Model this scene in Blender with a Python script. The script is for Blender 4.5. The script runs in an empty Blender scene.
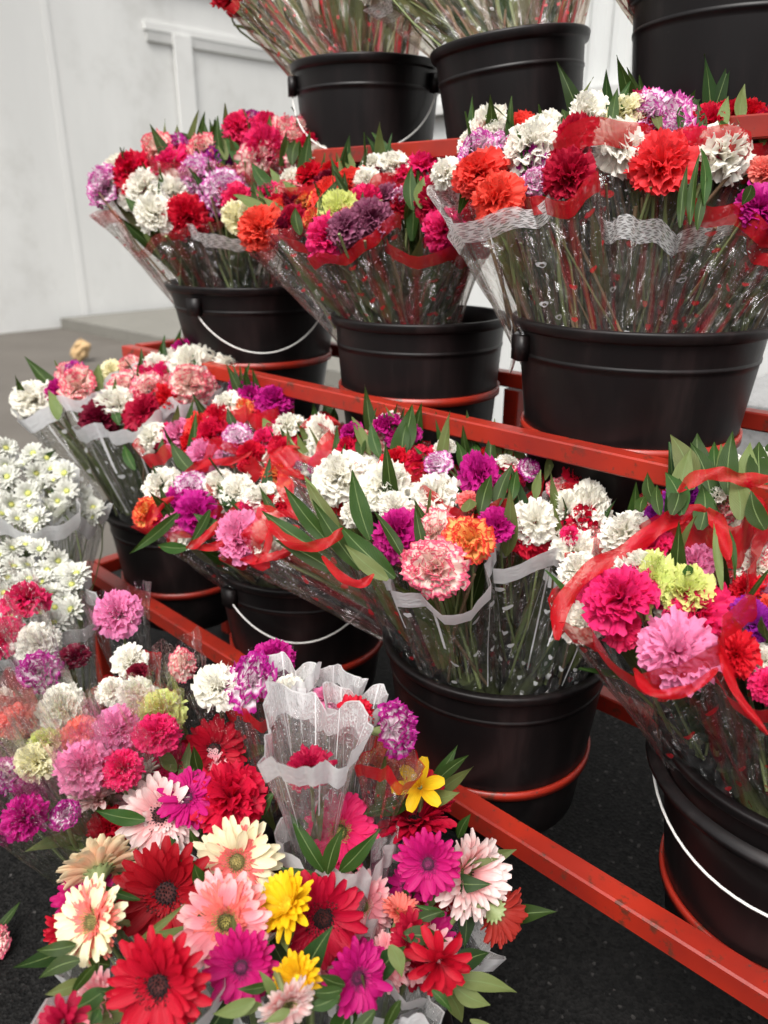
import bpy, math, random
from mathutils import Vector as V, Matrix

S = bpy.context.scene
COL = S.collection
PI = math.pi
R = math.radians

# ------------------------------------------------------------------ camera maths
F = 769.0                                   # focal length in pixels of a 768 x 1024 picture
PIT = math.atan(298 / 769)
CP, SP = math.cos(PIT), math.sin(PIT)
EYE = V((0, 0, 1.12))
CRIGHT, CUP, CFWD = V((1, 0, 0)), V((0, SP, CP)), V((0, CP, -SP))
D = V((-0.72324, 0.69060, 0))               # along the rack, away from the viewer
N = V((0.69060, 0.72324, 0))                # across the rack, from its front to its back


def ray(x, y):
    u = 512 - y
    return V(((x - 384), F * CP + u * SP, u * CP - F * SP)) / F


def at(x, y, depth):
    return EYE + ray(x, y) * depth


def at_height(x, y, z):
    r = ray(x, y)
    return EYE + r * ((z - EYE.z) / r.z)


def at_plane(x, y, axis, dist):
    r = ray(x, y)
    return EYE + r * (dist / r.dot(axis))


def pt(n, t, z):
    """rack coordinates: n across, t along, z above the ground"""
    return N * n + D * t + V((0, 0, z))


# ------------------------------------------------------------------ object helpers
def tag(o, label=None, cat=None, group=None, kind=None):
    if label: o['label'] = label
    if cat: o['category'] = cat
    if group: o['group'] = group
    if kind: o['kind'] = kind
    return o


def empty(name, loc, label, cat, group=None):
    o = bpy.data.objects.new(name, None)
    o.empty_display_size = 0.02
    o.location = loc
    COL.objects.link(o)
    return tag(o, label, cat, group)


class MB:
    def __init__(s):
        s.v, s.f, s.uv, s.m = [], [], [], []

    def add(s, verts, faces, uvs=None, mi=0):
        b = len(s.v)
        s.v += [tuple(p) for p in verts]
        for f in faces:
            s.f.append([b + i for i in f])
            s.uv.append([uvs[i] if uvs else (0, 0) for i in f])
            s.m.append(mi)

    def grid(s, rows, uvrows, closed=False, mi=0):
        nu = len(rows[0])
        verts = [p for r in rows for p in r]
        uvs = [p for r in uvrows for p in r]
        faces = []
        for a in range(len(rows) - 1):
            for b in range(nu - 1):
                faces.append((a * nu + b, a * nu + b + 1, (a + 1) * nu + b + 1, (a + 1) * nu + b))
            if closed:
                faces.append((a * nu + nu - 1, a * nu, (a + 1) * nu, (a + 1) * nu + nu - 1))
        s.add(verts, faces, uvs, mi)

    def box(s, c, ax, ay, az, mi=0):
        """box from centre and three half-extent vectors"""
        c, ax, ay, az = V(c), V(ax), V(ay), V(az)
        vs = [c + ax * i + ay * j + az * k for i in (-1, 1) for j in (-1, 1) for k in (-1, 1)]
        s.add(vs, [(0, 1, 3, 2), (4, 6, 7, 5), (0, 4, 5, 1), (2, 3, 7, 6), (0, 2, 6, 4), (1, 5, 7, 3)], None, mi)

    def lathe(s, prof, seg=48, origin=V((0, 0, 0)), mi=0):
        rows, uv = [], []
        for i, (r, z) in enumerate(prof):
            rows.append([origin + V((r * math.cos(2 * PI * k / seg), r * math.sin(2 * PI * k / seg), z)) for k in range(seg)])
            uv.append([(k / seg, i / (len(prof) - 1)) for k in range(seg)])
        s.grid(rows, uv, True, mi)

    def tube(s, pts, rad, seg=6, mi=0, cap=True):
        pts = [V(p) for p in pts]
        n = len(pts)
        rows, uv = [], []
        ref = V((0.31, 0.87, 0.38))
        for i, p in enumerate(pts):
            t = (pts[min(i + 1, n - 1)] - pts[max(i - 1, 0)]).normalized()
            a = t.cross(ref)
            if a.length < 1e-3: a = t.cross(V((1, 0, 0)))
            a.normalize()
            b = t.cross(a)
            r = rad(i / (n - 1)) if callable(rad) else rad
            rows.append([p + (a * math.cos(2 * PI * k / seg) + b * math.sin(2 * PI * k / seg)) * r for k in range(seg)])
            uv.append([(k / seg, i / (n - 1)) for k in range(seg)])
        s.grid(rows, uv, True, mi)
        if cap:
            for row in (rows[0], rows[-1]):
                s.add(row, [tuple(range(seg))], None, mi)

    def mesh(s, name, mats, smooth=True):
        me = bpy.data.meshes.new(name)
        me.from_pydata(s.v, [], s.f)
        ul = me.uv_layers.new(name='UVMap')
        k = 0
        flat = []
        for u in s.uv:
            for p in u: flat += [p[0], p[1]]
        ul.data.foreach_set('uv', flat)
        for m in mats: me.materials.append(m)
        me.polygons.foreach_set('material_index', s.m)
        me.polygons.foreach_set('use_smooth', [smooth] * len(s.f))
        me.update()
        return me

    def build(s, name, mats, parent=None, smooth=True):
        if not isinstance(mats, (list, tuple)): mats = [mats]
        return link(name, s.mesh(name, mats, smooth), parent)


def link(name, me, parent=None):
    o = bpy.data.objects.new(name, me)
    COL.objects.link(o)
    if parent is not None: o.parent = parent
    return o


def set_mats(o, mats):
    """materials that belong to this copy, on shared mesh data"""
    for i, m in enumerate(mats):
        o.material_slots[i].link = 'OBJECT'
        o.material_slots[i].material = m


def frame(z, roll=0.0, hint=V((0, 0, 1))):
    """rotation whose local z is the given direction"""
    z = V(z).normalized()
    x = hint.cross(z)
    if x.length < 1e-3: x = V((1, 0, 0)).cross(z)
    x.normalize()
    y = z.cross(x)
    m = Matrix((x, y, z)).transposed()
    return m @ Matrix.Rotation(roll, 3, 'Z')


# ------------------------------------------------------------------ node helpers
class NT:
    def __init__(s, mat):
        mat.use_nodes = True
        s.t = mat.node_tree
        s.t.nodes.clear()
        s.out = s.t.nodes.new('ShaderNodeOutputMaterial')

    def n(s, typ, **kw):
        nd = s.t.nodes.new(typ)
        for k, v in kw.items(): setattr(nd, k, v)
        return nd

    def plug(s, a, sock):
        if isinstance(a, (int, float)): sock.default_value = a
        elif isinstance(a, (tuple, list)):
            sock.default_value = tuple(a) + (1,) if len(a) == 3 and sock.type == 'RGBA' else tuple(a)
        elif a is not None: s.t.links.new(a, sock)

    def math(s, op, a, b=None, c=None, clamp=False):
        nd = s.n('ShaderNodeMath', operation=op, use_clamp=clamp)
        s.plug(a, nd.inputs[0]); s.plug(b, nd.inputs[1]); s.plug(c, nd.inputs[2])
        return nd.outputs[0]

    def ramp(s, x, lo, hi):
        nd = s.n('ShaderNodeMapRange', interpolation_type='SMOOTHSTEP')
        s.plug(x, nd.inputs[0]); nd.inputs[1].default_value = lo; nd.inputs[2].default_value = hi
        return nd.outputs[0]

    def mix(s, f, a, b):
        nd = s.n('ShaderNodeMix', data_type='RGBA')
        s.plug(f, nd.inputs[0]); s.plug(a, nd.inputs[6]); s.plug(b, nd.inputs[7])
        return nd.outputs[2]

    def noise(s, vec, scale, detail=3, rough=.55, out=0):
        nd = s.n('ShaderNodeTexNoise')
        s.plug(vec, nd.inputs['Vector']); nd.inputs['Scale'].default_value = scale
        nd.inputs['Detail'].default_value = detail; nd.inputs['Roughness'].default_value = rough
        return nd.outputs[out]

    def vor(s, vec, scale, out='Distance', feature='F1'):
        nd = s.n('ShaderNodeTexVoronoi', feature=feature)
        s.plug(vec, nd.inputs['Vector']); nd.inputs['Scale'].default_value = scale
        return nd.outputs[out]

    def co(s, which='Object'):
        return s.n('ShaderNodeTexCoord').outputs[which]

    def uv(s):
        sp = s.n('ShaderNodeSeparateXYZ')
        s.t.links.new(s.co('UV'), sp.inputs[0])
        return sp.outputs[0], sp.outputs[1]

    def xyz(s, x, y, z=0.0):
        nd = s.n('ShaderNodeCombineXYZ')
        s.plug(x, nd.inputs[0]); s.plug(y, nd.inputs[1]); s.plug(z, nd.inputs[2])
        return nd.outputs[0]

    def rand(s):
        return s.n('ShaderNodeObjectInfo').outputs['Random']

    def bsdf(s, color, rough=.5, spec=.5, metal=0.0, normal=None, **kw):
        p = s.n('ShaderNodeBsdfPrincipled')
        s.plug(color, p.inputs['Base Color']); s.plug(rough, p.inputs['Roughness'])
        p.inputs['Specular IOR Level'].default_value = spec
        p.inputs['Metallic'].default_value = metal
        if normal is not None: s.t.links.new(normal, p.inputs['Normal'])
        for k, v in kw.items(): s.plug(v, p.inputs[k])
        return p.outputs[0]

    def bump(s, h, strength=.3, dist=.01):
        b = s.n('ShaderNodeBump')
        b.inputs['Strength'].default_value = strength; b.inputs['Distance'].default_value = dist
        s.t.links.new(h, b.inputs['Height'])
        return b.outputs[0]

    def mixs(s, f, a, b):
        nd = s.n('ShaderNodeMixShader')
        s.plug(f, nd.inputs[0]); s.t.links.new(a, nd.inputs[1]); s.t.links.new(b, nd.inputs[2])
        return nd.outputs[0]

    def transp(s, c=(1, 1, 1)):
        nd = s.n('ShaderNodeBsdfTransparent'); s.plug(c, nd.inputs[0]); return nd.outputs[0]

    def transl(s, c):
        nd = s.n('ShaderNodeBsdfTranslucent'); s.plug(c, nd.inputs[0]); return nd.outputs[0]

    def diff(s, c):
        nd = s.n('ShaderNodeBsdfDiffuse'); s.plug(c, nd.inputs[0]); return nd.outputs[0]

    def gloss(s, c, rough, normal=None):
        nd = s.n('ShaderNodeBsdfGlossy'); s.plug(c, nd.inputs[0]); nd.inputs['Roughness'].default_value = rough
        if normal is not None: s.t.links.new(normal, nd.inputs['Normal'])
        return nd.outputs[0]

    def end(s, sh):
        s.t.links.new(sh, s.out.inputs[0])


def new_mat(name):
    m = bpy.data.materials.new(name)
    return m, NT(m)


# ------------------------------------------------------------------ materials
def petal_mat(name, base, edge=None, ew=.25, inner=None, tl=.42, rough=.6):
    m, t = new_mat(name)
    u, v = t.uv()
    nz = t.noise(t.co(), 9, 2)
    c = base
    if inner is not None:
        c = t.mix(t.ramp(v, .05, .5), inner, base)
    if edge is not None:
        vv = t.math('ADD', v, t.math('MULTIPLY', t.math('SUBTRACT', nz, .5), .30))
        c = t.mix(t.ramp(vv, 1.0 - ew, 1.0 - ew * .25), c, edge)
    # a little variety from petal to petal and from flower to flower
    hsv = t.n('ShaderNodeHueSaturation')
    t.plug(t.math('ADD', .490, t.math('MULTIPLY', t.rand(), .012)), hsv.inputs['Hue'])
    fine = t.noise(t.xyz(t.math('MULTIPLY', u, 7), v, t.rand()), 3, 2)
    t.plug(t.math('ADD', .74, t.math('MULTIPLY', fine, .50)), hsv.inputs['Value'])
    t.plug(c, hsv.inputs['Color'])
    c = hsv.outputs[0]
    vein = t.math('ADD', t.math('SINE', t.math('MULTIPLY', u, 31)), t.math('MULTIPLY', fine, 2.0))
    p = t.bsdf(c, rough, .3, normal=t.bump(vein, .12, .0012))
    t.end(t.mixs(tl, p, t.transl(c)))
    return m


PM = dict(
    W=petal_mat('white_petal', (.90, .88, .80), inner=(.90, .89, .74), tl=.45),
    R=petal_mat('red_petal', (.62, .006, .020), inner=(.42, .003, .012)),
    C=petal_mat('crimson_petal', (.46, .006, .030), inner=(.28, .003, .014)),
    H=petal_mat('hot_pink_petal', (.76, .022, .13), inner=(.55, .008, .07)),
    M=petal_mat('magenta_petal', (.52, .010, .22), inner=(.34, .004, .12)),
    P=petal_mat('purple_petal', (.36, .020, .36), inner=(.22, .010, .22)),
    L=petal_mat('light_pink_petal', (.80, .26, .46), inner=(.72, .14, .34)),
    S=petal_mat('salmon_petal', (.86, .24, .20), inner=(.80, .14, .12)),
    O=petal_mat('orange_red_petal', (.84, .085, .055), inner=(.70, .035, .028)),
    G=petal_mat('green_yellow_petal', (.68, .74, .26), inner=(.46, .56, .10)),
    D=petal_mat('dark_maroon_petal', (.20, .005, .022), inner=(.10, .002, .010)),
    V=petal_mat('dull_mauve_petal', (.26, .050, .12), edge=(.36, .12, .20), inner=(.16, .02, .06)),
    PW=petal_mat('white_purple_edged_petal', (.86, .74, .80), edge=(.60, .08, .38), ew=.11),
    MW=petal_mat('magenta_white_petal', (.86, .76, .80), edge=(.44, .010, .25), ew=.27),
    RW=petal_mat('white_pink_edged_petal', (.88, .70, .62), edge=(.80, .12, .18), ew=.13),
    OY=petal_mat('orange_yellow_red_edged_petal', (.86, .46, .14), edge=(.78, .07, .04), ew=.17),
    MG=petal_mat('magenta_gerbera_petal', (.52, .006, .145), inner=(.34, .003, .085)),
    RG=petal_mat('scarlet_gerbera_petal', (.50, .003, .010), inner=(.30, .002, .006)),
    DG=petal_mat('blood_red_gerbera_petal', (.34, .002, .010), inner=(.20, .001, .006)),
    Q=petal_mat('rose_pink_petal', (.86, .34, .38), edge=(.86, .50, .50), ew=.3, inner=(.80, .20, .22)),
    Y=petal_mat('yellow_petal', (.86, .58, .012), inner=(.74, .40, .008)),
    K=petal_mat('cream_petal', (.86, .82, .56), inner=(.70, .70, .30)),
    B=petal_mat('pale_pink_petal', (.86, .50, .48), edge=(.86, .70, .66), ew=.45, inner=(.82, .28, .28)),
    A=petal_mat('peach_petal', (.86, .60, .38), edge=(.84, .74, .48), ew=.4, inner=(.74, .68, .30), tl=.4),
    T=petal_mat('rust_petal', (.34, .030, .016), inner=(.26, .06, .03)),
    DR=petal_mat('deep_red_petal', (.40, .003, .018), inner=(.26, .002, .010)),
)


def leaf_mat(name, a, b):
    m, t = new_mat(name)
    u, v = t.uv()
    c = t.mix(t.noise(t.co(), 3, 3), a, b)
    hsv = t.n('ShaderNodeHueSaturation')
    t.plug(t.math('ADD', .48, t.math('MULTIPLY', t.rand(), .04)), hsv.inputs['Hue'])
    t.plug(t.math('ADD', .75, t.math('MULTIPLY', t.rand(), .6)), hsv.inputs['Value'])
    t.plug(c, hsv.inputs['Color'])
    rib = t.math('ABSOLUTE', t.math('SUBTRACT', u, .5))
    c = t.mix(t.ramp(rib, .035, .012), hsv.outputs[0], (.12, .17, .06))
    side = t.math('SINE', t.math('MULTIPLY', t.math('SUBTRACT', t.math('MULTIPLY', v, 16), t.math('MULTIPLY', rib, 9)), 6.283))
    p = t.bsdf(c, .5, .16, normal=t.bump(side, .12, .002))
    t.end(t.mixs(.18, p, t.transl(t.mix(.5, c, (.25, .35, .05)))))
    return m


LEAF = leaf_mat('leaf_green', (.013, .036, .006), (.028, .058, .010))
LEAF2 = leaf_mat('leaf_olive', (.075, .100, .026), (.130, .150, .055))
LEAF4 = leaf_mat('leaf_straw', (.11, .115, .042), (.18, .165, .08))
LEAF3 = leaf_mat('leaf_dark', (.010, .030, .008), (.020, .046, .011))

m, t = new_mat('stem_green')
c = t.mix(t.noise(t.co(), 30, 2), (.14, .19, .065), (.24, .27, .12))
t.end(t.bsdf(c, .5, .4))
STEM = m

m, t = new_mat('stalk_straw')
c = t.mix(t.noise(t.co(), 24, 2), (.13, .11, .05), (.22, .13, .085))
t.end(t.bsdf(c, .6, .3))
STALK = m


def film_mat(name, hearts=None, drops=0.0, haze=.0, tint=(1, 1, 1), lines=0.0, lace=0.0, cells=(9, 9), redstreak=0.0, gl=1.0):
    m, t = new_mat(name)
    u, v = t.uv()
    uvv = t.co('UV')
    streak = t.noise(t.xyz(t.math('MULTIPLY', u, 26), t.math('MULTIPLY', v, 3.2), t.rand()), 1.0, 4, .62)
    wr = t.noise(t.xyz(t.math('MULTIPLY', u, 44), t.math('MULTIPLY', v, 12), t.rand()), 1.0, 3, .6)
    bm = t.bump(t.math('ADD', streak, t.math('MULTIPLY', wr, .5)), .75, .012)
    cr = t.noise(t.xyz(t.math('MULTIPLY', u, 70), t.math('MULTIPLY', v, 26), t.rand()), 1.0, 4, .7)
    bm2 = t.bump(t.math('ADD', t.math('MULTIPLY', cr, .7), streak), 1.0, .02)
    lw = t.n('ShaderNodeLayerWeight'); lw.inputs[0].default_value = .32
    t.t.links.new(bm, lw.inputs['Normal'])
    fac = t.math('ADD', t.math('MULTIPLY', lw.outputs['Fresnel'], .50 * gl), t.math('MULTIPLY', t.ramp(streak, .52, .76), .30 * gl), clamp=True)
    body = t.mixs(fac, t.transp(tint), t.gloss((.95, .95, .95), .16, bm))
    gm = t.math('MULTIPLY', t.ramp(t.noise(t.xyz(t.math('MULTIPLY', u, 55), t.math('MULTIPLY', v, 7), 2.2), 1.0, 4, .7), .56, .66), .42 * gl)
    body = t.mixs(gm, body, t.gloss((1, 1, 1), .07, bm2))
    if haze:
        body = t.mixs(t.math('MULTIPLY', t.ramp(wr, .25, .75), haze), body, t.mixs(.5, t.diff((.8, .8, .8)), t.transl((.8, .8, .8))))
    if redstreak:
        rs = t.noise(t.xyz(t.math('MULTIPLY', u, 30), t.math('MULTIPLY', v, 1.6), 4.2), 1.0, 3, .6)
        body = t.mixs(t.math('MULTIPLY', t.ramp(rs, .52, .66), redstreak), body, t.mixs(.4, t.bsdf((.34, .012, .022), .35, .5), t.transl((.45, .012, .02))))
    if drops:
        vd = t.vor(t.xyz(t.math('MULTIPLY', u, 90), t.math('MULTIPLY', v, 60), 1.7), 1.0)
        vc = t.vor(t.xyz(t.math('MULTIPLY', u, 90), t.math('MULTIPLY', v, 60), 1.7), 1.0, 'Color')
        sep = t.n('ShaderNodeSeparateColor'); t.t.links.new(vc, sep.inputs[0])
        k = t.math('MULTIPLY', t.ramp(vd, .26, .16), t.math('GREATER_THAN', sep.outputs[0], .45))
        k = t.math('MULTIPLY', k, t.math('MULTIPLY', t.ramp(v, .35, .95), drops))
        body = t.mixs(k, body, t.bsdf((.80, .80, .80), .3, .6))
    if hearts:
        cv = t.math('MULTIPLY', v, cells[1])
        cu = t.math('ADD', t.math('MULTIPLY', u, cells[0]), t.math('ADD', t.math('MULTIPLY', t.math('FLOOR', cv), .37), t.math('MULTIPLY', t.rand(), 7)))
        fu, fv = t.math('FLOOR', cu), t.math('FLOOR', cv)
        wn = t.n('ShaderNodeTexWhiteNoise'); t.plug(t.xyz(fu, fv, 3.3), wn.inputs['Vector'])
        sep = t.n('ShaderNodeSeparateColor'); t.t.links.new(wn.outputs['Color'], sep.inputs[0])
        ox = t.math('MULTIPLY', t.math('SUBTRACT', sep.outputs[0], .5), .4)
        oy = t.math('MULTIPLY', t.math('SUBTRACT', sep.outputs[1], .5), .4)
        px = t.math('MULTIPLY', t.math('ADD', t.math('SUBTRACT', t.math('FRACT', cu), .5), ox), 7.6)
        py = t.math('MULTIPLY', t.math('ADD', t.math('SUBTRACT', t.math('FRACT', cv), .5), oy), 7.6)
        x2, y2 = t.math('MULTIPLY', px, px), t.math('MULTIPLY', py, py)
        q = t.math('SUBTRACT', t.math('ADD', x2, y2), 1.0)
        q3 = t.math('MULTIPLY', q, t.math('MULTIPLY', q, q))
        h = t.math('SUBTRACT', q3, t.math('MULTIPLY', x2, t.math('MULTIPLY', y2, py)))
        k = t.math('MULTIPLY', t.math('LESS_THAN', h, 0.0), t.math('GREATER_THAN', wn.outputs['Value'], .58))
        if hearts[3]:     # outlined hearts
            k = t.math('MULTIPLY', k, t.math('GREATER_THAN', h, -0.34))
        k = t.math('MULTIPLY', k, t.math('LESS_THAN', v, .9))
        body = t.mixs(t.math('MULTIPLY', k, .55), body, t.bsdf(hearts[:3], .4, .4))
    if lines:
        cu = t.math('MULTIPLY', u, 9)
        wn = t.n('ShaderNodeTexWhiteNoise', noise_dimensions='1D'); t.plug(t.math('FLOOR', cu), wn.inputs['W'])
        d = t.math('ABSOLUTE', t.math('SUBTRACT', t.math('FRACT', cu), .5))
        k = t.math('MULTIPLY', t.math('LESS_THAN', d, .024), t.math('GREATER_THAN', v, t.math('ADD', .15, t.math('MULTIPLY', wn.outputs['Value'], .55))))
        body = t.mixs(t.math('MULTIPLY', k, lines), body, t.bsdf((.82, .82, .82), .4, .4))
    t.end(body)
    return m


def border_mat(name, color, opac, lace=False):
    m, t = new_mat(name)
    u, v = t.uv()
    nz = t.noise(t.xyz(t.math('MULTIPLY', u, 60), t.math('MULTIPLY', v, 6), t.rand()), 1.0, 3)
    sh = t.mixs(.4, t.bsdf(color, .42, .4, normal=t.bump(nz, .3, .004)), t.transl(color))
    f = t.math('ADD', opac, t.math('MULTIPLY', nz, .12), clamp=True)
    if lace:
        a = t.math('SINE', t.math('ADD', t.math('MULTIPLY', u, 330), t.math('MULTIPLY', t.math('SINE', t.math('MULTIPLY', v, 26)), 1.4)))
        b = t.math('SINE', t.math('MULTIPLY', v, 34))
        f = t.math('ADD', .30, t.math('MULTIPLY', t.math('GREATER_THAN', t.math('MULTIPLY', a, b), -.12), .62))
    t.end(t.mixs(f, t.transp(), sh))
    return m


FILM = dict(
    red=film_mat('film_red_hearts', (.50, .012, .02, 0), drops=.6, haze=.09, redstreak=.50, tint=(.97, .95, .93), cells=(15, 9)),
    plainred=film_mat('film_red_specks', (.50, .012, .02, 0), drops=.8, haze=.11, tint=(.94, .92, .90), redstreak=.40, cells=(18, 11)),
    white=film_mat('film_white_hearts', (.80, .80, .80, 0), drops=.5, haze=.08, lines=.8, tint=(.95, .95, .93), cells=(17, 9)),
    lace=film_mat('film_outlined_hearts', (.82, .82, .82, 1), drops=.35, haze=.10, tint=(.97, .96, .94), cells=(13, 7), redstreak=.14),
    clear=film_mat('film_clear_dots', None, drops=.4, haze=.0, gl=.6),
    tallred=film_mat('film_tall_red_hearts', (.50, .012, .02, 0), drops=.3, haze=.03, redstreak=.75, tint=(.84, .78, .72), cells=(17, 12), gl=.45),
    talllace=film_mat('film_tall_outlined_hearts', (.82, .82, .82, 1), drops=.3, haze=.05, redstreak=.2, tint=(.90, .88, .83), cells=(15, 10), gl=.5),
    veil=film_mat('film_white_lines', None, drops=.8, haze=.24, lines=.8),
    organza=film_mat('film_milky', None, drops=.2, haze=.28),
)
BORDER = dict(
    tallred=border_mat('border_tall_red', (.62, .005, .016), .6),
    talllace=border_mat('border_tall_lace', (.80, .80, .80), .8, True),
    red=border_mat('border_red', (.64, .005, .016), .58),
    plainred=border_mat('border_thin_red', (.52, .010, .018), .25),
    white=border_mat('border_white', (.82, .83, .84), .86),
    lace=border_mat('border_lace', (.80, .80, .80), .8, True),
    veil=border_mat('border_white_veil', (.84, .84, .84), .82),
    organza=border_mat('border_milky', (.84, .84, .84), .84),
    clear=None,
    ribbon=border_mat('ribbon_red', (.52, .003, .010), .74),
)

# black plastic
m, t = new_mat('black_plastic')
co = t.co()
nz = t.noise(co, 7, 4)
st = t.n('ShaderNodeMapping'); st.inputs['Scale'].default_value = (14, 14, 1.6)
t.t.links.new(co, st.inputs[0])
sk = t.noise(st.outputs[0], 1.5, 4, .65)
c = t.mix(t.ramp(sk, .45, .8), (.005, .0038, .0040), (.017, .011, .011))
c = t.mix(t.math('MULTIPLY', t.ramp(t.noise(co, 5, 6, .72), .56, .72), .55), c, (.026, .021, .020))
c = t.mix(t.math('MULTIPLY', t.ramp(t.noise(co, 55, 3, .6), .72, .78), .5), c, (.05, .047, .045))
rg = t.math('ADD', .24, t.math('MULTIPLY', nz, .34))
t.end(t.bsdf(c, rg, .26, normal=t.bump(sk, .14, .003)))
BLACK = m

# red painted steel with chips, scuffs and dirt
m, t = new_mat('red_painted_steel')
co = t.co()
n1, n2 = t.noise(co, 34, 5, .7), t.noise(co, 7, 3)
c = t.mix(t.ramp(n2, .3, .75), (.33, .020, .008), (.19, .011, .006))
c = t.mix(t.ramp(n1, .55, .66), c, (.10, .022, .012))
c = t.mix(t.math('MULTIPLY', t.ramp(t.noise(co, 22, 6, .75), .58, .70), .45), c, (.06, .024, .016))
c = t.mix(t.math('MULTIPLY', t.ramp(t.noise(co, 90, 3), .66, .72), .7), c, (.05, .03, .025))
t.end(t.bsdf(c, t.math('ADD', .22, t.math('MULTIPLY', n2, .35)), .5, normal=t.bump(n1, .2, .002)))
REDP = m

m, t = new_mat('handle_wire')
t.end(t.bsdf((.62, .61, .58), .4, .5))
WIRE = m

m, t = new_mat('wet_asphalt')
co = t.co()
a = t.vor(co, 190, 'Color'); sp = t.n('ShaderNodeSeparateColor'); t.t.links.new(a, sp.inputs[0])
big = t.noise(co, 1.3, 4)
c = t.mix(sp.outputs[0], (.002, .002, .002), (.0125, .012, .0115))
c = t.mix(t.ramp(sp.outputs[1], .985, .995), c, (.05, .047, .045))
c = t.mix(t.math('MULTIPLY', t.ramp(big, .4, .7), .6), c, (.010, .010, .010))
hgt = t.vor(co, 190)
t.end(t.bsdf(c, t.math('ADD', .45, t.math('MULTIPLY', big, .3)), .07, normal=t.bump(hgt, .5, .004)))
ASPH = m

m, t = new_mat('pavement_concrete')
co = t.co()
c = t.mix(t.noise(co, 2.2, 5), (.075, .066, .056), (.125, .112, .097))
c = t.mix(t.ramp(t.noise(co, 40, 3), .6, .75), c, (.13, .12, .11))
t.end(t.bsdf(c, .7, .3))
PAVE = m

m, t = new_mat('step_concrete')
co = t.co()
c = t.mix(t.noise(co, 3, 5), (.14, .135, .118), (.20, .192, .17))
c = t.mix(t.ramp(t.noise(co, 25, 4), .58, .7), c, (.13, .125, .11))
t.end(t.bsdf(c, .75, .3, normal=t.bump(t.noise(co, 30, 4), .3, .01)))
STEP = m

m, t = new_mat('ledge_stone')
co = t.co()
c = t.mix(t.noise(co, 5, 5), (.20, .20, .20), (.30, .30, .30))
c = t.mix(t.ramp(t.noise(co, 60, 3), .55, .7), c, (.14, .14, .14))
t.end(t.bsdf(c, .6, .4, normal=t.bump(t.noise(co, 50, 4), .4, .01)))
LEDGE = m


def paint_wall(name, a, b, stain):
    m, t = new_mat(name)
    co = t.co()
    mp = t.n('ShaderNodeMapping'); mp.inputs['Scale'].default_value = (1.2, 1.2, .35)
    t.t.links.new(co, mp.inputs[0])
    c = t.mix(t.ramp(t.noise(mp.outputs[0], 1.1, 5, .6), .35, .7), a, b)
    c = t.mix(t.math('MULTIPLY', t.ramp(t.noise(co, 1.1, 6, .7), .48, .70), .7), c, stain)
    t.end(t.bsdf(c, .65, .3))
    return m


WALLM = paint_wall('white_wall_paint', (.63, .63, .612), (.70, .70, .68), (.52, .515, .49))
TRIMM = paint_wall('white_trim_paint', (.66, .66, .64), (.70, .70, .68), (.58, .575, .555))
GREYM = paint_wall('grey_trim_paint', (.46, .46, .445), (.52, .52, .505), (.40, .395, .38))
SHEDM = paint_wall('white_metal_paint', (.50, .51, .50), (.56, .565, .555), (.44, .44, .425))

m, t = new_mat('brown_paper')
c = t.mix(t.noise(t.co(), 12, 3), (.42, .27, .13), (.56, .40, .22))
t.end(t.bsdf(c, .8, .2))
PAPER = m


def plain(name, a, b, scale=60, rough=.6):
    m, t = new_mat(name)
    t.end(t.bsdf(t.mix(t.noise(t.co(), scale, 2), a, b), rough, .3))
    return m


def disc_mat(name, mid, ring):
    m, t = new_mat(name)
    u, v = t.uv()
    c = t.mix(t.ramp(v, .45, .75), mid, ring)
    c = t.mix(t.math('MULTIPLY', t.noise(t.co(), 40, 2), .5), c, mid)
    t.end(t.bsdf(c, .7, .25))
    return m


DISC = dict(
    dark=disc_mat('disc_dark', (.006, .003, .004), (.075, .012, .010)),
    olive=disc_mat('disc_olive', (.12, .10, .035), (.38, .30, .10)),
    green=disc_mat('disc_green', (.05, .045, .014), (.42, .36, .09)),
    plum=disc_mat('disc_plum', (.05, .010, .030), (.24, .02, .10)),
    gold=disc_mat('disc_gold', (.55, .36, .01), (.80, .55, .02)),
    daisy=disc_mat('disc_daisy', (.34, .37, .10), (.50, .46, .14)),
    brown=disc_mat('disc_brown', (.05, .02, .012), (.16, .06, .03)),
)
DAISY = petal_mat('daisy_petal', (.64, .64, .58), inner=(.54, .58, .38), tl=.25)


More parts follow.
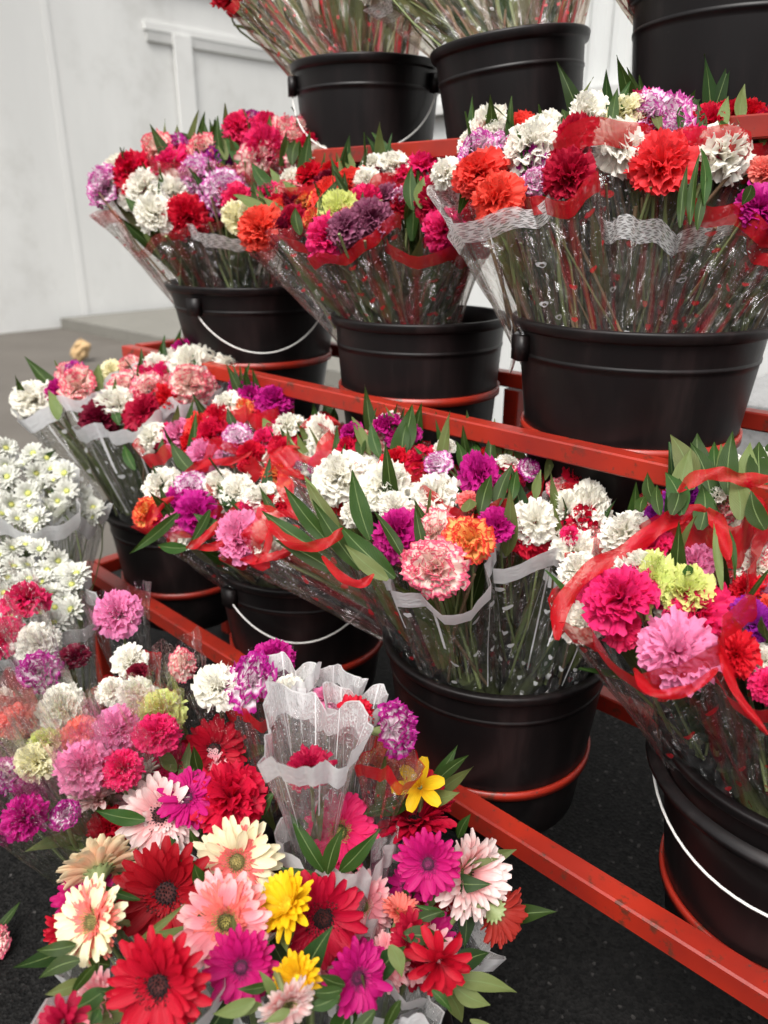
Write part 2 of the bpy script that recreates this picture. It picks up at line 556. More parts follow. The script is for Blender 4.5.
# ------------------------------------------------------------------ flower meshes (diameter 1, facing +z)
def carnation_mesh(seed, n=58, closed=0.0, lean=0.0):
    g = random.Random(seed)
    b = MB()
    NV, NU = 4, 11
    for i in range(n):
        q = (i + .5) / n
        az = i * 2.39996 + g.uniform(-.35, .35)
        tilt = R(4 + (84 - 45 * closed) * q ** .72) + g.gauss(0, .12)
        L = .375 + .085 * q + g.uniform(-.045, .04)
        curl = g.uniform(.0, .75) + .35 * q
        w0 = .125 + .12 * q + g.uniform(-.02, .03)
        ph, ph2, k = g.uniform(0, 6.3), g.uniform(0, 6.3), g.uniform(1.2, 2.2)
        amp = g.uniform(.045, .085)
        roll = g.uniform(-.5, .5)
        r, z = .006 + .04 * q, .06 * (1 - q)
        er = V((math.cos(az), math.sin(az), 0)); et = V((-math.sin(az), math.cos(az), 0))
        rows, uvs = [], []
        for a in range(NV + 1):
            v = a / NV
            th = tilt + curl * v * v
            if a:
                r += L / NV * math.sin(th); z += L / NV * math.cos(th)
            nr = -math.cos(th); nz = math.sin(th)
            row, ur = [], []
            for c in range(NU):
                uu = c / (NU - 1) * 2 - 1
                hw = w0 * (.22 + .78 * v ** .8)
                off = .22 * w0 * uu * uu * v + amp * v * v * math.sin(k * PI * uu + ph) + .03 * v ** 3 * math.sin(2.7 * k * PI * uu + ph2)
                off += roll * uu * hw * .5
                ext = 0
                if a == NV:
                    ext = (.022 if c % 2 else -.012) - .05 * uu * uu + g.uniform(-.008, .008)
                rr = r + nr * off + math.sin(th) * ext
                zz = z + nz * off + math.cos(th) * ext
                row.append(er * rr + et * (uu * hw) + V((0, 0, zz)))
                ur.append((c / (NU - 1), v))
            rows.append(row); uvs.append(ur)
        b.grid(rows, uvs)
    # no two heads open quite alike: lean the head and let one side sag
    b.v = [(x + lean * z + .10 * lean * (x * x - y * y), y * (1 - .25 * abs(lean)), z - .35 * abs(lean) * x * abs(x)) for x, y, z in b.v]
    return b.mesh('carnation', [PM['W']])


def calyx_mesh():
    b = MB()
    b.lathe([(.03, -.40), (.075, -.36), (.085, -.2), (.10, -.05), (.13, .03), (.12, .05)], 8)
    return b.mesh('calyx', [STEM])


def ray_petal(b, g, az, tilt, L, hw, droop, r0=.06, z0=0.0, mi=0, NV=7, point=.85, twist=.12):
    er = V((math.cos(az), math.sin(az), 0)); et = V((-math.sin(az), math.cos(az), 0))
    r, z = r0, z0
    rows, uvs = [], []
    tw = g.uniform(-twist, twist)
    for a in range(NV + 1):
        v = a / NV
        th = tilt + droop * v * v
        if a:
            r += L / NV * math.sin(th); z += L / NV * math.cos(th)
        nr, nz = -math.cos(th), math.sin(th)
        prof = (.35 + .65 * math.sin(min(1, v / .62) * PI / 2)) if v < .62 else math.sqrt(max(0.0, 1 - ((v - .62) / .40) ** 2)) ** point
        w = hw * max(prof, .10)
        row, ur = [], []
        for c in range(5):
            uu = c / 2 - 1
            off = w * .30 * (abs(uu) ** 1.5) - (.008 if c in (1, 3) else 0) * v + tw * uu * w * v
            row.append(er * (r + nr * off) + et * (uu * w) + V((0, 0, z + nz * off)))
            ur.append((c / 4, v))
        rows.append(row); uvs.append(ur)
    b.grid(rows, uvs, False, mi)


def gerbera_mesh(seed, outer=28, inner=32, tilt=74, hw=.056, ilen=.20, layers=2, il=2):
    g = random.Random(seed)
    b = MB()
    for lay in range(layers):
        for i in range(outer):
            az = 2 * PI * (i + .5 * lay) / outer + g.uniform(-.06, .06)
            ray_petal(b, g, az, R(tilt - 11 * lay + g.gauss(0, 8) + 9 * math.sin(az + seed)), (.44 - .05 * lay) * g.uniform(.84, 1.06), hw * g.uniform(.85, 1.12),
                      R(g.uniform(-6, 42)), .06, .01 + .02 * lay, twist=.35)
    for lay in range(il):
        for i in range(inner):
            az = 2 * PI * (i + .5 * lay) / inner + g.uniform(-.05, .05)
            ray_petal(b, g, az, R((62 if il == 2 else 76) - 14 * lay + g.gauss(0, 5)), ilen * (1 - .22 * lay) * g.uniform(.85, 1.1), .026 if il == 2 else .036, R(g.uniform(5, 30)), .07 - .01 * lay, .03, 1, 3)
    return b.mesh('gerbera', [PM['R'], PM['R']])


def disc_mesh(seed, rad=.12):
    g = random.Random(seed)
    b = MB()
    b.lathe([(rad, .015), (rad * .95, .045), (rad * .6, .070), (rad * .2, .066), (.001, .060)], 20)
    for i in range(130):
        q = math.sqrt((i + .5) / 130)
        a = i * 2.39996
        r = rad * 1.06 * q
        h = .05 + .028 * q
        c = V((r * math.cos(a), r * math.sin(a), .045))
        o = V((math.cos(a), math.sin(a), 0)) * (.030 * q + g.uniform(-.004, .004))
        tip = c + V((0, 0, h * g.uniform(.6, 1.1))) + o
        w = rad * .075
        vs = [c + V((w * math.cos(k * 2.094), w * math.sin(k * 2.094), 0)) for k in range(3)] + [tip + V((w * .7 * math.cos(k * 2.094), w * .7 * math.sin(k * 2.094), 0)) for k in range(3)]
        b.add(vs, [(0, 1, 4, 3), (1, 2, 5, 4), (2, 0, 3, 5), (3, 4, 5)], [(0, q)] * 6)
    return b.mesh('disc', [DISC['dark']])


def sepals_mesh():
    b = MB()
    g = random.Random(3)
    b.lathe([(.02, -.16), (.05, -.12), (.10, -.06), (.16, .0)], 12)
    for i in range(14):
        ray_petal(b, g, i * .449, R(55), .12, .026, .2, .09, -.05, 0, 3)
    return b.mesh('sepals', [STEM])


def daisy_mesh(seed):
    g = random.Random(seed)
    b = MB()
    for lay in range(3):
        for i in range(13):
            ray_petal(b, g, 2 * PI * (i + .5 * lay) / 13 + g.uniform(-.08, .08), R(80 - 17 * lay + g.gauss(0, 9)), (.42 - .05 * lay) * g.uniform(.9, 1.08), .072, R(g.uniform(0, 20)), .07, .0, 0, 3)
    b.lathe([(.11, .03), (.10, .06), (.06, .085), (.001, .09)], 12, mi=1)
    return b.mesh('daisy', [DAISY, DISC['daisy']])


def lily_mesh(seed):
    """six loose pointed petals, as on an alstroemeria"""
    g = random.Random(seed)
    b = MB()
    for i in range(6):
        ray_petal(b, g, i * PI / 3 + g.uniform(-.15, .15), R((38 if i % 2 else 52) + g.gauss(0, 6)), .52, .12, R(g.uniform(35, 70)), .03, 0, 0, 6, .7, .25)
    for i in range(5):
        a = i * 1.256
        b.tube([(0, 0, .05), (.05 * math.cos(a), .05 * math.sin(a), .25), (.12 * math.cos(a), .12 * math.sin(a), .42)], .012, 4, 0)
    return b.mesh('alstroemeria', [PM['Y']])


def star_mesh(seed):
    g = random.Random(seed)
    b = MB()
    for i in range(28):
        q = i / 28
        ray_petal(b, g, i * 2.39996, R(20 + 78 * q + g.gauss(0, 10)), .32 + .14 * q, .070, R(g.uniform(0, 40)), .04, .06 * (1 - q), 0, 5, .6, .3)
    return b.mesh('loose_flower', [PM['C']])


CARN = [carnation_mesh(11 + i, 64 - (i % 4) * 8, (0, .12, .0, .28, .05, .4, .18)[i], (.0, .25, .45, .1, .35, .2, .55)[i]) for i in range(7)] + [carnation_mesh(91, 40, .55)]
CALYX = calyx_mesh()
GERB = dict(plain=[gerbera_mesh(5), gerbera_mesh(6, 26, 30, 78, .060)],
            double=[gerbera_mesh(8, 24, 44, 78, .055, .34, il=3), gerbera_mesh(9, 24, 42, 76, .055, .31, il=3)],
            full=[gerbera_mesh(12, 26, 34, 58, .050, .30, 3)],
            mum=[gerbera_mesh(14, 20, 26, 62, .052, .24, 3)])
DISCM = [disc_mesh(2), disc_mesh(3, .165), disc_mesh(4, .09)]
SEPAL = sepals_mesh()
DAISYM = [daisy_mesh(1), daisy_mesh(2), daisy_mesh(3)]
LILY, STAR = lily_mesh(4), star_mesh(5)


def leaf_mesh(seed, bend=.12, fold=.18):
    g = random.Random(seed)
    b = MB()
    rows, uvs = [], []
    NVL = 9
    sw = g.uniform(-.05, .05)
    for a in range(NVL + 1):
        v = a / NVL
        w = .5 * (math.sin(PI * min(1, v * .96 + .04) ** .80) ** 1.12) * (1 if v < 1 else 0) + .010
        row, ur = [], []
        for c in range(5):
            uu = c / 2 - 1
            row.append(V((uu * w + sw * math.sin(v * PI) * 4, v, 0)))
            ur.append((c / 4, v))
        rows.append(row); uvs.append(ur)
    # width axis is scaled apart from the length, so the fold and bend are given in units of length
    for a, row in enumerate(rows):
        v = a / NVL
        for c, p in enumerate(row):
            uu = c / 2 - 1
            p.z = -bend * v * v + fold * .12 * abs(uu) * math.sin(PI * v) + .012 * math.sin(9 * v + uu * 2 + seed)
    b.grid(rows, uvs)
    return b.mesh('leaf', [LEAF])


LEAFM = [leaf_mesh(1, .10), leaf_mesh(2, .22), leaf_mesh(3, -.06), leaf_mesh(4, .34, .3)]


def put_leaf(parent, base, tip, width, face, g, mat=LEAF, name='leaf'):
    d = tip - base
    L = d.length
    y = d / L
    z = face - y * face.dot(y)
    if z.length < 1e-4: z = V((0, 0, 1))
    z.normalize()
    x = y.cross(z)
    o = link(name, g.choice(LEAFM), parent)
    m3 = Matrix((x * width, y * L, z * L)).transposed()
    o.matrix_local = Matrix.Translation(base - parent.location) @ m3.to_4x4()
    set_mats(o, [mat])
    return o


def put_stem(parent, p0, n0, base, rad=.0022, name='stem', mid=None):
    a = p0 - n0 * .005
    L = (p0 - base).length
    c1 = p0 - n0 * min(.09, L * .3)
    c2 = base + (p0 - base) * .35 if mid is None else mid
    pts = []
    for i in range(9):
        s = i / 8
        pts.append(a * (1 - s) ** 3 + c1 * 3 * s * (1 - s) ** 2 + c2 * 3 * s * s * (1 - s) + base * s ** 3 - parent.location)
    b = MB()
    b.tube(pts, rad, 5)
    return b.build(name, STEM, parent)


def place(o, parent, pos, n, dia, roll):
    m3 = frame(n, roll) * dia
    o.matrix_local = Matrix.Translation(pos - parent.location) @ m3.to_4x4()


def put_carnation(parent, p, n, dia, code, g, base, mid=None):
    if code.endswith('*'):
        code = code[:-1]; me = CARN[7]
    else:
        me = g.choice(CARN[:7]) if g.random() > .08 else CARN[7]
    o = link('carnation', me, parent)
    set_mats(o, [PM[code]])
    place(o, parent, p - n * dia * .14, n, dia, g.uniform(0, 6.28))
    c = link('calyx', CALYX, o)
    put_stem(parent, p - n * dia * .40, n, base, mid=mid)
    return o


# ------------------------------------------------------------------ sleeves
def sleeve(parent, heads, base, style, g, drop=.25, wave=.009, kwave=5, r0=.056, start=.0, rmin=.035, bw=.10, grow=.0, margin=.65, mid=None, squash=1.0):
    """cone of film round the heads of one bouquet: heads = [(pos, radius)]"""
    top = V((0, 0, 0))
    for p, r in heads: top += p
    top /= len(heads)
    ax = (top - base).normalized()
    e1 = ax.cross(V((0, 0, 1)))
    if e1.length < 1e-3: e1 = V((1, 0, 0))
    e1.normalize()
    e2 = ax.cross(e1)
    hp = [((p - top).dot(e1), (p - top).dot(e2), (p - base).dot(ax), r) for p, r in heads]
    NU, NVS = 72, 16
    Rr, Zr = [], []
    for k in range(NU):
        a = 2 * PI * k / NU
        best, zz, ws = rmin, 0, 0
        for x, y, z, r in hp:
            s = x * math.cos(a) + y * math.sin(a) + r * margin
            if s > best: best = s
            w = math.exp(s / .022)
            zz += w * (z - r * 2 * drop); ws += w
        Rr.append(best); Zr.append(zz / ws)

    def smooth(l, n):
        for _ in range(n):
            l = [(l[i - 1] + 2 * l[i] + l[(i + 1) % len(l)]) / 4 for i in range(len(l))]
        return l
    Rr, Zr = smooth(Rr, 6), smooth(Zr, 10)
    ph = [g.uniform(0, 6.28) for _ in range(8)]
    rows, uvs = [], []
    brow, buv = [], []
    kp = g.choice((11, 13, 15))

    def point(k, v, out=0.0):
        a = 2 * PI * k / NU
        rim = Zr[k] + grow + wave * math.sin(kwave * a + ph[0]) + wave * .5 * math.sin((kwave * 2 + 1) * a + ph[1])
        h = start + (rim - start) * v
        rr = r0 + (Rr[k] * squash - r0) * v ** 1.15
        rr *= 1 + .055 * v ** .5 * math.sin(kp * a + ph[2] + 1.5 * v) + .03 * math.sin(23 * a + ph[3] + 4 * v) + .02 * math.sin(5 * a + 9 * v + ph[4])
        rr += .010 * v ** 4 * math.sin(kwave * a + ph[5]) + out
        c = base + (top - base - ax * (top - base).dot(ax)) * v
        if mid is not None:
            c = c + mid * (4 * v * (1 - v))
        return c + ax * h + (e1 * math.cos(a) + e2 * math.sin(a)) * rr - parent.location
    for i in range(NVS + 1):
        v = i / NVS
        rows.append([point(k % NU, v) for k in range(NU + 1)])
        uvs.append([(k / NU, v) for k in range(NU + 1)])
    b = MB(); b.grid(rows, uvs)
    o = b.build('sleeve', FILM[style], parent)
    if BORDER[style] is not None and bw:
        rows, uvs = [], []
        for i in range(4):
            v = 1 - bw + (bw + .004) * i / 3
            rows.append([point(k % NU, v, .0015) for k in range(NU + 1)])
            uvs.append([(k / NU, i / 3) for k in range(NU + 1)])
        b = MB(); b.grid(rows, uvs)
        b.build('border', BORDER[style], o)
    return ax


# ------------------------------------------------------------------ setting
b = MB()
G = 60
b.add([(-G, -G, 0), (G, -G, 0), (G, G, 0), (-G, G, 0)], [(0, 1, 2, 3)])
tag(b.build('ground', ASPH, smooth=False), kind='structure')

# lighter pavement strip beyond the rack's far end, 4 mm above the asphalt
b = MB()
c4 = [pt(-14, 2.35, .004), pt(14, 2.35, .004), pt(14, 8.3, .004), pt(-14, 8.3, .004)]
b.add(c4, [(0, 3, 2, 1)])
tag(b.build('pavement', PAVE, smooth=False), kind='structure')

# raised concrete step along the far side
b = MB()
b.box(pt(5.6, 4.7, .055), D * 3.4, N * 2.0, V((0, 0, .055)))
b.box(pt(7.2, 5.6, .14), D * 2.5, N * 2.2, V((0, 0, .03)))
tag(b.build('step', STEP, smooth=False), kind='structure')

TW = 8.17                                    # distance of the end wall along the rack
wall = empty('building_wall', pt(2, TW, 0), 'long pale plastered wall with a panelled bay behind the top left flowers', 'wall')


def wbox(name, n0, n1, z0, z1, t0, t1, mat):
    b = MB()
    b.box(pt((n0 + n1) / 2, (t0 + t1) / 2, (z0 + z1) / 2) - wall.location, N * abs(n1 - n0) / 2, D * abs(t1 - t0) / 2, V((0, 0, (z1 - z0) / 2)))
    return b.build(name, mat, wall, smooth=False)


def wn(x, y):
    p = at_plane(x, y, D, TW)
    return p.dot(N), p.z


wbox('plaster', -8, 26, 0, 6, TW, TW + .3, WALLM)
nL, zL = wn(143, 27)
nP0, _ = wn(176, 100); nP1, _ = wn(193, 100)
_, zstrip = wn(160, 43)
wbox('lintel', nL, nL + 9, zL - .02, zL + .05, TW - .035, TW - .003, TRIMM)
wbox('grey_strip', nL + .02, nL + 9, zstrip, zL - .025, TW - .03, TW - .003, GREYM)  # flat strip in grey trim paint, just below the lintel
wbox('pilaster', nP0, nP1, 0.0, zL - .023, TW - .06, TW - .033, TRIMM)
wbox('pilaster', nP0 + 2.6, nP1 + 2.7, 0.0, zL - .023, TW - .10, TW - .033, TRIMM)
wbox('upper_panel', nL, nL + 9, zL + .42, zL + .50, TW - .05, TW - .003, TRIMM)
n0, _ = wn(60, 150)
wbox('joint_strip', n0, n0 + .07, 0, 6, TW - .008, TW - .003, TRIMM)

# white ribbed metal wall behind the rack
shed = empty('metal_wall', pt(3.0, 0, 0), 'white metal wall ribbed above a plain lower sheet behind the black buckets', 'wall')
b = MB()
b.box(pt(3.15, -.4, .77) - shed.location, D * 3.1, N * .10, V((0, 0, .77)))
b.build('lower_sheet', SHEDM, shed, smooth=False)
zr = at_plane(605, 57, N, 3.0).z
b = MB()
rows, uvs = [[], []], [[], []]
for i in range(0, 260):
    tt = -3.5 + i * .0240
    dn = (0, 0, .022, .022)[i % 4]
    for j, z in enumerate((1.545, 4.2)):
        rows[j].append(pt(3.05 + dn, tt, z) - shed.location); uvs[j].append((i / 260, j))
b.grid(rows, uvs)
b.build('ribbed_sheet', SHEDM, shed, smooth=False)
b = MB()
b.box(pt(3.03, -.4, 1.56) - shed.location, D * 3.1, N * .035, V((0, 0, .018)))
b.build('rail_trim', GREYM, shed, smooth=False)

ledge = MB()
ledge.box(pt(2.74, -1.45, .27), D * 2.35, N * .28, V((0, 0, .27)))
ledge.box(pt(2.73, -1.45, .56), D * 2.37, N * .30, V((0, 0, .0175)))
tag(ledge.build('stone_ledge', LEDGE, smooth=False), 'grey stone ledge at the foot of the white metal wall', 'ledge')

# crumpled paper by the foot of the wall
g = random.Random(4)
b = MB()
pp = at(80, 347, 6.2); pp.z = .0
rows, uvs = [], []
for i in range(7):
    th = PI * (i + .3) / 6.6
    row = []
    for k in range(12):
        a = 2 * PI * k / 12
        rr = .075 * g.uniform(.6, 1.35)
        row.append(V((rr * math.sin(th) * math.cos(a) * 1.1, rr * math.sin(th) * math.sin(a), .075 - .08 * math.cos(th) * g.uniform(.75, 1.25) + .02 * math.cos(a))))
    rows.append(row); uvs.append([(k / 12, i / 6) for k in range(12)])
b.grid(rows, uvs, True)
o = b.build('paper_bag', PAPER, smooth=False)
o.location = (pp.x, pp.y, .01)
tag(o, 'small crumpled tan paper bag lying at the foot of the pale wall', 'paper')

# ------------------------------------------------------------------ rack
LZ, MZ, TZ = .32, .82, 1.222                 # heights of the three front rails
LN, MN, TN = .722, .900, 1.105               # and their distances
LR, MR, TR = 1.10, 1.25, 1.43                # rear rails
T0, T1 = -.32, 1.69
rack = empty('flower_rack', pt(LN, .7, 0), 'red painted steel rack with three stepped tiers of rings holding buckets', 'rack')
HB = .0165


def bar(name, a, b_, h=HB, up=V((0, 0, 1))):
    a, b_ = V(a), V(b_)
    d = (b_ - a)
    L = d.length
    d.normalize()
    u = up if abs(d.dot(up)) < .9 else N
    s = d.cross(u).normalized()
    u = s.cross(d)
    mb = MB()
    n = max(2, int(L / .12))
    prof = []
    c = h * .16
    for x, y in ((1, 1), (-1, 1), (-1, -1), (1, -1)):
        for q in ((0, 1), (1, 0)) if x * y > 0 else ((1, 0), (0, 1)):
            prof.append((x * (h - c * q[0]), y * (h - c * q[1])))
    rows, uvs = [], []
    for i in range(n + 1):
        p = a + d * (L * i / n) - rack.location
        rows.append([p + s * x + u * y for x, y in prof]); uvs.append([(k / 8, i / n) for k in range(8)])
    mb.grid(rows, uvs, True)
    mb.add(rows[0], [tuple(range(8))]); mb.add(rows[-1], [tuple(range(8))])
    return mb.build(name, REDP, rack, smooth=False)


for n_, r_, z_ in ((LN, LR, LZ), (MN, MR, MZ), (TN, TR, TZ)):
    hb = HB if z_ == LZ else .0142
    bar('front_rail', pt(n_, T0, z_), pt(n_, T1, z_), hb)
    bar('rear_rail', pt(r_, T0, z_), pt(r_, T1, z_), hb)
    for t_ in (T0 + .022, T1 - .022):
        bar('end_bar', pt(n_ + HB + .001, t_, z_), pt(r_ - HB - .001, t_, z_))
for t_ in (T0 + .022, T1 - .022):
    bar('leg', pt(LN, t_, 0), pt(LN, t_, LZ - HB - .001))
    bar('leg', pt(LR, t_, 0), pt(LR, t_, LZ - HB - .001))
    bar('post', pt(MN, t_, LZ + HB + .001), pt(MN, t_, MZ - HB - .001))
    bar('post', pt(TN, t_, MZ + HB + .001), pt(TN, t_, TZ - HB - .001))
    bar('leg', pt(MR, t_, 0), pt(MR, t_, MZ - HB - .001))
    bar('leg', pt(TR, t_, 0), pt(TR, t_, TZ - HB - .001))
pm = at_plane(515, 400, N, MR)
bar('post', pt(MR, pm.dot(D), 0), pt(MR, pm.dot(D), MZ - HB - .001), .017)


def ring(cn, ct, z, rad):
    c = pt(cn, ct, z) - rack.location
    prof = [(rad + .001, -.007), (rad + .006, -.007), (rad + .006, .007), (rad + .001, .007), (rad + .001, -.007)]
    b = MB(); b.lathe(prof, 64, c)
    b.build('ring', REDP, rack)


# ------------------------------------------------------------------ buckets
def bucket_prof(rt, h, ratio):
    rb = rt * ratio
    f = lambda z: rb + (rt - rb) * z / h
    w = .004
    return [(.001, 0), (rb - .01, 0), (rb, .008), (f(h * .30), h * .30), (f(h - .060), h - .060), (f(h - .0535), h - .0535), (f(h - .053) + .0015, h - .0525), (f(h - .049) + .0015, h - .0485), (f(h - .048), h - .0475), (f(h - .046), h - .046),
            (f(h - .018), h - .018), (f(h - .016), h - .0165), (f(h - .015) + .006, h - .015), (f(h - .013) + .007, h - .0135), (f(h) + .0085, h - .004), (f(h) + .008, h - .0015), (f(h) + .006, h),
            (f(h) - w, h - .001), (f(h - .03) - w, h - .03), (rb - w, .006), (.001, .006)]


BK = {}


def bucket(key, label, n_, t_, zrim, rt, h=.29, ratio=.78, ringz=None, handle=None, tilt=None, two_lips=False):
    c = pt(n_, t_, zrim - h)
    o = empty('flower_bucket', c, label, 'bucket', 'black plastic flower buckets')
    b = MB(); b.lathe(bucket_prof(rt, h, ratio), 72)
    if two_lips:
        b.lathe([(rt + .004, h - .050), (rt + .016, h - .048), (rt + .016, h - .040), (rt + .004, h - .036)], 72)
    b.build('bucket_body', BLACK, o)
    if ringz is not None:
        rr = rt * ratio + (rt - rt * ratio) * (ringz - (zrim - h)) / h
        ring(n_, t_, ringz, rr)
    f = lambda z: rt * ratio + (rt - rt * ratio) * z / h
    if handle:
        a0, a1, drop, pw = handle          # angles in degrees about the bucket, 0 towards the viewer, positive to the right
        ang0 = math.atan2(-c.y, -c.x)
        pts = []
        for i in range(33):
            s = i / 32
            a = ang0 + R(a0 + (a1 - a0) * s)
            z = h - .035 - drop * (math.sin(PI * s) ** pw)
            r = f(z) + .012 + .004 * math.sin(PI * s)
            pts.append(V((r * math.cos(a), r * math.sin(a), z)))
        mb = MB(); mb.tube(pts, .0018, 6)
        mb.build('wire_handle', WIRE, o)
        for a_ in (a0, a1):
            a = ang0 + R(a_)
            er = V((math.cos(a), math.sin(a), 0)); et = V((-math.sin(a), math.cos(a), 0))
            mb = MB(); mb.box(er * (f(h - .03) + .008) + V((0, 0, h - .04)), er * .008, et * .014, V((0, 0, .017)))
            mb.build('handle_lug', BLACK, o)
    if tilt:
        ax, deg = tilt
        q = Matrix.Rotation(R(deg), 3, ax)
        o.rotation_euler = q.to_euler()
    BK[key] = dict(o=o, c=c, h=h, rt=rt, rim=V((c.x, c.y, zrim)), ratio=ratio)
    return o


bucket('L1', 'black bucket at the far end of the lowest tier, under the white-edged bouquets', .885, 1.50, .50, .165, .28, .80, LZ + .004)
bucket('L2', 'black bucket on the lowest tier with a hanging wire handle in front', .885, 1.06, .51, .172, .29, .80, LZ + .004, handle=(-52, 42, .070, .8))
bucket('L3', 'black bucket on the lowest tier under the white scalloped bouquet', .885, .60, .51, .172, .29, .82, LZ + .004)
bucket('L4', 'black double-lipped bucket at the bottom right corner with a white wire handle', .885, .145, .545, .170, .30, .78, LZ + .004, handle=(-92, 88, .080, .9), two_lips=True)
bucket('M1', 'black bucket on the middle tier with a white handle hanging across its front', 1.075, 1.415, .985, .186, .30, .70, MZ + .004, handle=(-42, 48, .095, .6))
bucket('M2', 'black bucket on the middle tier in the centre with smooth sides', 1.065, .928, .955, .152, .28, .86, MZ + .004)
bucket('M3', 'wide black bucket on the middle tier nearest the viewer', 1.065, .512, .985, .172, .28, .80, MZ + .004, handle=(-100, -62, .05, .8))
bucket('T1', 'charcoal bucket on the top tier, leftmost, with a drooping wire handle', 1.255, 1.245, 1.397, .147, .29, .82, TZ + .004, handle=(-80, 62, .135, .55))
bucket('T2', 'black bucket on the top tier tilted towards the left', 1.255, .862, 1.392, .126, .28, .84, TZ + .004, tilt=(CFWD, -7))
bucket('T3', 'large black bucket on the top tier at the top right corner', 1.265, .50, 1.412, .158, .29, .84, TZ + .004)

# ------------------------------------------------------------------ bouquets on the rack
CL = {  # depth of the flower heads: at (x, y), metres there, metres per pixel right, metres per pixel down, curvature
    'M1': (200, 175, 1.54, -.0006, -.0012, 2e-6),
    'M2': (375, 195, 1.28, -.0006, -.0014, 5e-6),
    'M3': (620, 170, .975, -.0002, -.0006, 2e-6),
    'L1': (120, 395, 1.56, -.0008, -.0022, 3e-6),
    'L2': (230, 460, 1.36, -.0008, -.0017, 3e-6),
    'L3': (450, 505, 1.05, -.0004, -.0016, 2.5e-6),
    'L4': (670, 570, .845, -.0003, -.0008, 2e-6),
    'SG': (100, 700, .98, -.0003, -.0016, 0),
    'GB': (260, 890, .80, .0002, -.0011, 0),
    'T1': (340, 0, 1.55, 0, 0, 0), 'T2': (500, 0, 1.32, 0, 0, 0), 'T3': (690, 0, 1.08, 0, 0, 0),
}


def hdepth(cl, x, y):
    xc, yc, d0, gx, gy, cv = CL[cl]
    return d0 + gx * (x - xc) + gy * (y - yc) + cv * (x - xc) ** 2


RNG = random.Random(2024)


def put_ribbon(t, cl, pts, w, dz, g):
    """loose band of film laid over the heads"""
    P = [at(x, y, hdepth(cl, x, y) + dz) for x, y in pts]
    q = []
    n = len(P)
    for i in range(n - 1):
        p0, p1, p2, p3 = P[max(i - 1, 0)], P[i], P[i + 1], P[min(i + 2, n - 1)]
        for k in range(5):
            u = k / 5
            q.append(.5 * (2 * p1 + (p2 - p0) * u + (2 * p0 - 5 * p1 + 4 * p2 - p3) * u * u + (3 * p1 - p0 - 3 * p2 + p3) * u ** 3))
    q.append(P[-1])
    rows, uvs = [], []
    m_ = len(q)
    ph = g.uniform(0, 6)
    for j in range(4):
        row = []
        for i, p in enumerate(q):
            d = (q[min(i + 1, m_ - 1)] - q[max(i - 1, 0)]).normalized()
            v = (EYE - p).normalized()
            sd = d.cross(v).normalized()
            wv = (sd + v * .45 * math.sin(i * .55 + ph)).normalized() * (w * .74 * (p - EYE).length / F)
            wv = wv * (.25 + .75 * min(1.0, i / 3, (m_ - 1 - i) / 3))
            row.append(p + wv * (j / 3 - .5) * (1 + .15 * math.sin(i * 1.1 + ph)) + v * .004 * math.sin(j * 1.7 + i * .7) - t.location)
        rows.append(row); uvs.append([(i / m_, j / 3) for i in range(m_)])
    b = MB(); b.grid(rows, uvs)
    return b.build('ribbon', BORDER['ribbon'], t)


